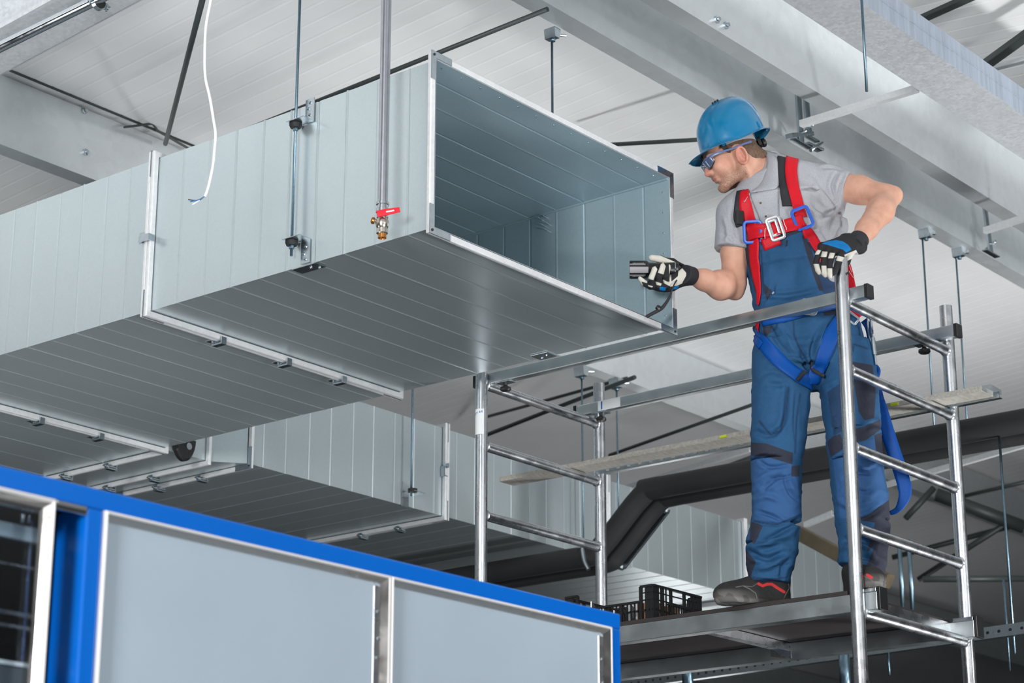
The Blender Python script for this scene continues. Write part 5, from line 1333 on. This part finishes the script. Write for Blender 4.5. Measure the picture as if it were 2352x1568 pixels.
# the harness hangs together: its first strap carries the rest
def strap(name, pts, w, m, parent=None, **kw): return ribbon(name, pts, w, m, parent if parent is not None else HAR, **kw)[0]
HAR = ribbon('safety_harness', [(1752, 563, 1), (1790, 548, 1)], .045, M['webred'], person, off=.003)[0]
HAR['label'] = 'red and blue safety harness'
strap('shoulder_pad', [(1800, 364), (1801, 400), (1806, 440), (1812, 474)], .050, M['webblack'], off=.004, thick=.007)
strap('shoulder_pad', [(1702, 440), (1696, 475), (1694, 500), (1700, 520)], .030, M['webblack'], off=.004, thick=.007)
strap('shoulder_strap', [(1820, 361), (1815, 390), (1820, 430), (1830, 470), (1838, 500)], .047, M['webred'], off=.009)
strap('shoulder_strap', [(1712, 440, .6), (1712, 470, .9), (1722, 505), (1737, 532)], .050, M['webred'], off=.009)
strap('chest_strap', [(1720, 533), (1748, 533), (1785, 527), (1815, 517), (1842, 505)], .050, M['webred'], off=.014)
strap('front_strap', [(1735, 548), (1735, 590), (1740, 630, .9), (1746, 668, .5), (1744, 700, .35)], .047, M['webred'], off=.008)
strap('front_strap', [(1848, 528), (1866, 556), (1886, 588), (1900, 610)], .047, M['webred'], off=.009)
strap('hip_strap', [(1745, 738, .4), (1743, 752, .5), (1746, 768, .4)], .035, M['webred'], off=.008)
strap('side_strap', [(1946, 600, .4), (1950, 630, .8), (1954, 664, 1)], .040, M['webred'], off=.03, dcs=[-.03, -.03, -.03])
strap('side_strap', [(1940, 692), (1962, 706), (1978, 726, .8)], .040, M['webred'], dcs=[-.09, -.08, -.06])
strap('waist_belt', [(1752, 736), (1800, 728), (1850, 716), (1905, 702), (1935, 700)], .040, M['webblue'], off=.008)
strap('leg_strap', [(1741, 765, .8), (1765, 800), (1800, 840), (1836, 866), (1862, 880)], .052, M['webblue'], off=.010)
strap('leg_strap', [(1935, 725), (1915, 760), (1893, 810), (1874, 848), (1860, 882)], .052, M['webblue'], off=.013)
strap('keeper', [(1826, 876), (1836, 863), (1845, 852)], .012, M['webblack'], off=.0145, thick=.005)
strap('keeper', [(1858, 847), (1870, 854), (1883, 861)], .012, M['webblack'], off=.018, thick=.005)
for p in ([(1759, 520), (1760, 552)], [(1797, 506), (1806, 534)]): strap('stitching', p, .0022, M['thread'], off=.0165, thick=.001, nw=2)
for p in ([(1950, 605), (1956, 625)], [(1950, 622), (1960, 638)]): strap('stitching', p, .0018, M['thread'], thick=.001, nw=2, dcs=[-.034, -.034])
strap('hip_loop', [(1984, 735), (1996, 755), (2002, 800), (2000, 840)], .026, M['webblue'], dcs=[-.02, -.02, -.02, -.02])
strap('hip_loop', [(1742, 770), (1745, 785), (1752, 795)], .03, M['webblue'], off=.012)
# lanyard hanging behind the rear leg
strap('lanyard', [(2006, 840, .5), (2012, 900, .9), (2026, 950), (2044, 1010), (2064, 1070), (2078, 1118), (2076, 1145, .8), (2062, 1170, .45), (2044, 1178, .3)], .050, M['webblue'], dcs=[.06, .06, .06, .06, .06, .06, .065, .08, .09])
def frame_buckle(name, cx, cy, w, h, rot, off, m_, bw=.007, dc=None, midbar=False):
    p, n = snap(cx, cy, off, dc); v = -np.array(nrm(ray(cx, cy))); n = nrm(n*.35+v*.65)
    r = nrm(RT-n*(RT @ n)); u = np.cross(n, r); a = math.radians(rot); ex = r*math.cos(a)+u*math.sin(a); ey = -r*math.sin(a)+u*math.cos(a)
    def fn(m):
        pts = []
        for (x, y) in rrect(w, h, min(w, h)*.18, 4): pts.append(p+ex*x+ey*y)
        m.sweep(rrect(bw*1.15, bw*.55, bw*.2), pts, n, closed=True)
    o = part(name, m_, HAR, fn)
    if midbar: part('buckle_bar', m_, o, lambda m: m.sweep(rrect(bw, bw*.6, bw*.2), [p-ey*h*.3, p+ey*h*.3], n))
    return o
frame_buckle('slide_buckle', 1736, 534, .062, .076, 2, .021, M['buckleblue'], .0105)
frame_buckle('slide_buckle', 1837, 504, .060, .074, 22, .023, M['buckleblue'], .0105)
frame_buckle('chest_buckle', 1781, 529, .046, .080, 18, .026, M['buckle'], .010)
frame_buckle('chest_buckle_tongue', 1778, 527, .026, .054, 18, .0235, M['buckle'], .009)
frame_buckle('belt_buckle', 1856, 713, .052, .050, -6, .020, M['buckle'], .010, midbar=True)
frame_buckle('hip_buckle', 1953, 727, .060, .026, -38, .0, M['buckle'], .007, dc=-.10)
part('hip_ring', M['buckle'], HAR, lambda m: m.lathe([(.012, -.003), (.0165, -.003), (.0165, .003), (.012, .003)], ond(1990, 712, D0-.05), -FH+RT*.4, 18))
P = snap(1697, 500, .014)[0]
part('pad_clip', M['plastic'], HAR, lambda m: m.sweep(rrect(.030, .016, .004), [P+np.array([0, 0, .022]), P+np.array([0, 0, -.028])], -FH), bevel=.002)
a_, b_ = ond(1999, 712, D0-.045), ond(2012, 838, D0-.045)
cb = part('carabiner', M['chrome'], HAR, lambda m: m.tube(spl([a_, ond(2001, 740, D0-.045), ond(2004, 775, D0-.045), ond(2008, 805, D0-.045), b_]), .0055, 10))
part('gate', M['chrome'], cb, lambda m: m.tube(spl([a_, ond(1993, 735, D0-.045), ond(1996, 770, D0-.045), ond(2003, 790, D0-.045)]), .004, 10))
part('sleeve', M['zinc'], cb, lambda m: m.tube([ond(2004, 776, D0-.045), ond(2009, 815, D0-.045)], .009, 12))
part('karabiner_eye', M['webblue'], HAR, lambda m: m.tube(spl([ond(2010, 840, D0+.02), ond(2017, 850, D0+.02), ond(2014, 864, D0+.02), ond(2004, 868, D0+.03)]), .009, 10))
# polo buttons
for (x, y) in ((1738, 441), (1747, 466), (1759, 497)):
    p, n = snap(x, y, .0005); part('button', M['timber'], shirt, lambda m: m.lathe([(.0045, 0), (.004, .0012), (.002, .0008), (.0005, .0008)], p, n, 12))
# bib zip pull
p0, n0 = snap(1806, 552, .006); p1, n1 = snap(1804, 565, .006)
part('zip_pull', M['plastic'], ov, lambda m: m.sweep(rrect(.006, .004, .001), [p0, p1], n0))
# ================= gloves
def glove(name, res, lo, hi, build, white, blue, parent=person):
    S = Field(lo, hi, res); segs = build(S); V, Q = S.mesh(); V = relax(V, Q, 1, .4); N = vnormals(V, Q)
    V = V+N*(noise3(V, 60, 31)*.0006)[:, None]
    P = toPX(V); wh = np.full(len(V), -30.); bl = np.full(len(V), -30.)
    for pg in white: wh = np.maximum(wh, poly_sd(P, pg))
    for pg in blue: bl = np.maximum(bl, poly_sd(P, pg))
    fr = N @ nrm(np.array([0, -.33, -1.])) > -.25
    return mkobj(name, V, Q, M['glove'], parent, dict(white=np.where(fr, wh, -5), blue=np.where(fr, bl, -5)))
# left hand over the post head
def LH(S):
    d = -.372
    fing = [[(1888, 568, -.352), (1880, 582, d), (1874, 603, d+.004), (1879, 620, d+.012), (1882, 626, d+.016)],
            [(1902, 572, -.357), (1894, 588, d-.004), (1891, 608, d-.002), (1893, 627, d+.006), (1896, 632, d+.009)],
            [(1917, 575, -.360), (1909, 590, d-.008), (1905, 612, d-.006), (1906, 630, d), (1907, 634, d+.002)],
            [(1936, 578, -.360), (1930, 592, d-.008), (1924, 609, d-.008), (1917, 624, d-.004), (1915, 627, d-.003)]]
    rr = [(.0125, .0112, .0102, .0094, .0088), (.0128, .0115, .0105, .0098, .0090), (.0128, .0115, .0106, .0098, .0090), (.0135, .0125, .0112, .0102, .0092)]
    for f, r in zip(fing, rr): S.chain([LP(*q) for q in f], r, .0035)
    kn = [LP(*f[0]) for f in fing]; wr = lwr
    for q, r in zip(kn, (.0155, .0165, .017, .0175)): S.cone(q+np.array([.004, .006, .01]), wr+np.array([-.026, .008, -.006]), r, .022, .02)
    S.cone(wr+np.array([-.03, .004, 0]), wr+np.array([.012, -.004, .006]), .030, .032, .02)
    # thumb behind and right of the post head
    S.chain([wr+np.array([-.012, -.02, -.02]), LP(1948, 583, -.315), LP(1944, 600, -.300), LP(1938, 616, -.295)], [.020, .016, .0125, .0105], .012)
white = [[(1878, 573), (1886, 575), (1881, 584), (1870, 585)], [(1889, 577), (1901, 578), (1898, 590), (1885, 590)], [(1906, 580), (1918, 581), (1914, 593), (1902, 593)], [(1924, 587), (1940, 591), (1935, 601), (1920, 598)],
         [(1868, 606), (1881, 606), (1888, 632), (1872, 634)], [(1886.5, 610), (1898, 610), (1900, 642), (1888, 640)], [(1900, 616), (1911.5, 616), (1912, 644), (1900, 644)], [(1939, 585), (1966, 574), (1972, 583), (1960, 592), (1944, 600)]]
blue = [[(1888, 559), (1900, 554), (1920, 551), (1936, 554), (1948, 562), (1956, 573), (1944, 580), (1936, 573), (1920, 568), (1904, 563)]]
glv = glove('work_glove', .0024, LP(1915, 590, -.33)-np.array([.11, .12, .09]), LP(1915, 590, -.33)+np.array([.13, .10, .12]), LH, white, blue)
u_ = nrm(lel-lwr)
cf = part('cuff', M['webblack'], glv, lambda m: m.lathe([(.030, -.016), (.0345, -.014), (.0355, .0), (.0365, .02), (.0365, .034), (.0325, .036)], toW(lwr), toW(u_)-toW(np.zeros(3)), 24))
p = toW(lwr+np.array([.008, -.034, -.016])); part('cuff_stud', M['plastic'], cf, lambda m: m.lathe([(.0035, 0), (.006, 0), (.006, .004), (.003, .004)], p, -FH-np.array([0, 0, .6]), 14))
# right hand round the flashlight
fA = LP(1560, 619.5, -.125); fB = LP(1446, 619.5, -.115); fx = nrm(fB-fA)
def RH(S):
    d = -.158
    fing = [[(1512, 655, -.118), (1494, 657, -.128), (1480, 650, -.140), (1471, 640, -.146)],
            [(1518, 657, -.122), (1497, 656, -.138), (1497, 637, d-.004), (1504, 618, d-.002), (1507, 612, d)],
            [(1530, 658, -.122), (1513, 657, -.142), (1514, 635, d-.006), (1521, 613, d-.003), (1523, 607, d)],
            [(1543, 656, -.122), (1530, 655, -.142), (1530, 634, d-.006), (1534, 615, d-.003), (1535, 610, d)]]
    rr = [(.013, .0125, .0112, .0095), (.0125, .0122, .0115, .0105, .009), (.0125, .0122, .0115, .0105, .009), (.0118, .0115, .0108, .0098, .0085)]
    for f, r in zip(fing, rr): S.chain([LP(*q) for q in f], r, .0035)
    for f in fing: S.cone(LP(*f[0]), LP(1572, 634, -.128), .0145, .024, .02)
    S.cone(LP(1562, 632, -.105), LP(1588, 634, -.13), .028, .030, .02)
    S.cone(LP(1545, 640, -.095), LP(1515, 640, -.085), .02, .018, .02)
    S.chain([LP(1566, 618, -.10), LP(1545, 602, -.105), LP(1515, 595, -.118), LP(1497, 592, -.122)], [.020, .0125, .0122, .0118], .01)
    # keep clear of the flashlight itself
    a, b = fA+fx*.0, fB; S.cone(a, a*.45+b*.55, .0275, .0275, .002, 's'); S.cone(a*.45+b*.55, b, .033, .034, .002, 's')
white = [[(1484, 590), (1495, 580), (1515, 586), (1552, 602), (1520, 603), (1486, 600)], [(1464, 636), (1468, 633), (1487, 645), (1486, 650), (1473, 646), (1477, 656), (1470, 654)], [(1488, 640), (1497, 614), (1505, 611), (1510, 618), (1501, 643)], [(1511, 626), (1518, 606), (1524, 603), (1529, 611), (1524, 630)],
         [(1536, 606), (1541, 610), (1542, 646), (1538, 649), (1537, 620)], [(1522, 641), (1533, 647), (1543, 646), (1557, 634), (1560, 608), (1576, 626), (1577, 646), (1555, 656), (1540, 658), (1525, 650)], [(1505, 646), (1520, 651), (1518, 656), (1508, 654)], [(1488, 654), (1500, 657), (1498, 660), (1490, 658)]]
blue = [[(1515, 658), (1530, 660), (1528, 668), (1515, 666)], [(1550, 658), (1560, 656), (1556, 664), (1545, 664)]]
grv = glove('work_glove', .0024, LP(1520, 625, -.12)-np.array([.10, .08, .08]), LP(1520, 625, -.12)+np.array([.13, .085, .09]), RH, white, blue)
u_ = nrm(rel-rwr)
part('cuff', M['webblack'], grv, lambda m: m.lathe([(.030, -.022), (.0345, -.020), (.0345, .0), (.0340, .012), (.0340, .020), (.0305, .022)], toW(rwr-u_*.016), toW(u_)-toW(np.zeros(3)), 24))
# ---- flashlight, held in the right hand
fl = thing('flashlight', toW(fA), 'black and grey flashlight in the hand of the worker at the duct mouth', 'flashlight')
wA = toW(fA); wx = nrm(toW(fB)-wA); Lf = float(np.linalg.norm(toW(fB)-wA)); wn = nrm(-FH*.93-np.array([0, 0, .33])); wn = nrm(wn-wx*(wn @ wx)); wu = np.cross(wx, wn); wu = wu if wu[2] > 0 else -wu
part('barrel', M['plastic'], fl, lambda m: m.lathe([(.020, .0), (.0262, .002), (.0262, .010), (.025, .012), (.025, .016), (.0262, .018), (.0262, Lf*.60), (.031, Lf*.66)], wA, wx, 28))
hd = part('head', M['plastic'], fl, lambda m: m.lathe([(.028, Lf*.62), (.0325, Lf*.65), (.0335, Lf*.70), (.0335, Lf*.98), (.0318, Lf), (.026, Lf), (.024, Lf*.95)], wA, wx, 28))
M['flgrey'] = mat('grey_flashlight_panel', (140, 138, 142), .45, .3)
part('grip_panel', M['flgrey'], hd, lambda m: m.sweep(rrect(.023, .003, .001), [wA+wn*.0328+wx*Lf*.62, wA+wn*.0328+wx*Lf*.995], wn))
for sg in (-1, 1):
    c = nrm(wn*.80+wu*.60*sg)
    part('grip_panel', M['flgrey'], hd, lambda m: m.sweep(rrect(.006, .003, .001), [wA+c*.0330+wx*Lf*.68, wA+c*.0330+wx*Lf*.995], c))
    c2 = nrm(wn*.68+wu*.73*sg)
    def fins(m):
        for k in range(9):
            t = Lf*(.72+.026*k); m.sweep(rrect(.0035, .004, .0008), [wA+nrm(wn*.76+wu*.65*sg)*.0334+wx*t, wA+c2*.0336+wx*t], wx)
    part('fins', M['flgrey'], hd, fins)
part('tail_ring', M['chrome'], fl, lambda m: m.lathe([(.0262, .0125), (.0268, .0125), (.0268, .0155), (.0262, .0155)], wA, wx, 28))
lw = [wA+wn*.02-wu*.024, ond(1549, 652, D0-.165), ond(1543, 668, D0-.165), ond(1538, 682, D0-.16), ond(1528, 698, D0-.16), ond(1518, 709, D0-.16), ond(1500, 719, D0-.16), ond(1485, 727, D0-.16)]
part('wrist_cord', M['webblack'], fl, lambda m: m.tube(spl(lw), .0036, 8, scale=list(np.interp(np.linspace(0, 7, len(spl(lw))), range(8), [.7, .7, .8, 1.2, 1.6, 1.8, 1.8, 1.7]))))
kp = ond(1512, 707, D0-.16)
part('cord_stopper', M['plastic'], fl, lambda m: m.lathe([(.004, -.009), (.010, -.008), (.010, .0), (.008, .008), (.004, .009)], kp, nrm(ond(1502, 699, D0-.16)-ond(1522, 715, D0-.16)), 10))
# ================= shoes
def shoe(name, heel, toe, res=.0032, lift=0.0, tall=.085, dustpx=None, redpx=None, stitch=()):
    heel = np.asarray(heel, float); toe = np.asarray(toe, float); d = toe-heel; L = np.linalg.norm(d); f = d/L; sd_ = np.cross(f, (0, 1., 0)); y0 = 0.002
    S = Field(np.minimum(heel, toe)-np.array([.08, 0, .08])*1+np.array([0, -.012, 0]), np.maximum(heel, toe)+np.array([.08, .17, .08]), res)
    at = lambda t, h, s_=0: heel+d*t+np.array([0, h, 0])+sd_*s_
    S.chain([at(.16, .032), at(.45, .030), at(.72, .034), at(.84, .034)], [.036, .038, .044, .040], .02, flat=(np.array([0, 1., 0]), .92))
    S.chain([at(.14, .05), at(.14, .098)], [.036, .040], .02)
    S.chain([at(.20, .09), at(.52, .062), at(.80, .042)], [.040, .036, .034], .025)
    S.ell(at(.84, .036), (.046, .036, .046), None, .01)
    # sole slab
    S.chain([at(.10, .012), at(.45, .012), at(.80, .012)], [.040, .040, .046], .01, flat=(np.array([0, 1., 0]), .5))
    X, Y, Z = S.ax[0][:, None, None], S.ax[1][None, :, None], S.ax[2][None, None, :]
    S.g = np.maximum(S.g, y0-Y); 
    V, Q = S.mesh(); V = relax(V, Q, 1, .4); N = vnormals(V, Q)
    groove = -.0022*np.exp(-((V[:, 1]-.022)/.003)**2); V = V+N*groove[:, None]
    P = toPX(V); t = ((V-heel) @ f)/L
    dust = np.clip(sm(.05-V[:, 1], 0, .035)*sm(t, .45, .85)*1.0+sm(.02-V[:, 1], 0, .01)*.4*sm(t, .3, .6), 0, 1)*(.55+.45*(noise3(V, 25, 8) > -.05))
    rd = np.full(len(V), -30.)
    if redpx: rd = 3.2-line_d(P, redpx)[0]
    st = np.full(len(V), -30.)
    for s_ in stitch: st = np.maximum(st, 1.0-line_d(P, s_)[0])
    return mkobj(name, V, Q, M['shoe'], person, dict(dust=dust, red=rd, stitch=st))
hL = LP(1816, 1372, .03); tL = LP(1640, 1384, -.03); hL[1] = 0; tL[1] = 0
shoe('work_shoe', hL, tL, redpx=[(1742, 1340), (1752, 1345), (1762, 1341), (1773, 1341), (1786, 1350), (1801, 1359)], stitch=([(1706, 1345), (1722, 1352), (1736, 1362), (1739, 1374)], [(1800, 1374), (1806, 1362), (1813, 1350), (1811, 1340)], [(1690, 1348), (1706, 1345), (1728, 1347), (1738, 1340)]))
hR = LP(1955, 1350, -.05); tR = LP(2008, 1368, -.30); hR[1] = 0; tR[1] = 0
tR = hR+nrm(tR-hR)*.285
shoe('work_shoe', hR, tR, redpx=[(1992, 1320), (2002, 1326)], stitch=([(1975, 1318), (2000, 1330), (2014, 1345)],))
# ================================================================== LIGHT
def area(name, loc, target, size, power, col=(1, 1, 1), sy=None, spread=180):
    d = bpy.data.lights.new(name, 'AREA'); d.energy = power; d.size = size; d.color = col; d.spread = math.radians(spread)
    if sy: d.shape = 'RECTANGLE'; d.size_y = sy
    o = bpy.data.objects.new(name, d); COL.objects.link(o); o.location = loc
    v = Vector(target)-Vector(loc); o.rotation_euler = v.to_track_quat('-Z', 'Y').to_euler(); return o
area('fill_floor', (2.5, -4, 5.1), (2.5, -4, 0), 7, 850, (1, 1, 1), 4)  # added overhead fill, unseen; brightens the floor for bounce
area('flash_left', (-5.0, .5, 2.9), (5, 4.2, 4.2), 1.6, 780, (1, .99, .98))
area('flash_right', (2.6, -7.5, 2.3), (6.0, 4.0, 4.4), 2.2, 60, (1, .99, .98))
area('fill_front', (3.2, -3.2, 1.2), (5.5, 4.3, 4.2), 1.2, 100, (1, .99, .98))  # added fill, brightens the inside of the duct mouth
area('fill_up', (8.6, 2.0, 1.3), (7.5, 5.2, 5.6), .5, 55, (1, 1, 1), None, 110)  # added fill from below, brightens the middle of the roof
area('fill_up', (11.0, 4.0, 3.6), (11.4, 6.6, 5.6), .5, 32, (1, 1, 1), None, 160)  # added fill for the roof at the right
area('fill_beams', (8.4, -2.6, 3.1), (8.6, 4.6, 5.45), .8, 42, (1, 1, 1), None, 60)  # added fill aimed only at the purlin webs
area('fill_up', (15.5, 10.6, 1.8), (14.0, 10.5, 5.2), .8, 22, (1, 1, 1), None, 160)  # added fill for the distant roof
area('fill_up', (.8, 8.0, 2.2), (3.6, 7.2, 5.6), 2.4, 45, (1, 1, 1), None, 80)  # added fill for the roof at the left
area('fill_upper_left', (3.0, -3.0, 1.2), (5.0, 6.4, 5.55), .6, 12, (1, 1, 1), None, 32)  # added narrow fill for the upper left ceiling and purlin
area('fill_up', (4.9, 6.5, .5), (5.2, 6.3, 4.0), 1.4, 9, (1, 1, 1), None, 70)  # added fill under the near duct, brightens its bottom sheet
w = bpy.data.worlds.new('world'); sc.world = w; w.use_nodes = True
w.node_tree.nodes['Background'].inputs[0].default_value = (.5, .55, .6, 1); w.node_tree.nodes['Background'].inputs[1].default_value = .3
sc.view_settings.view_transform = 'Standard'; sc.view_settings.look = 'None'; sc.view_settings.exposure = 0.0; sc.view_settings.gamma = 1; sc.view_settings.use_curve_mapping = False
sc.cycles.use_denoising = True; sc.cycles.max_bounces = 8; sc.cycles.caustics_reflective = True; sc.cycles.sample_clamp_indirect = 6
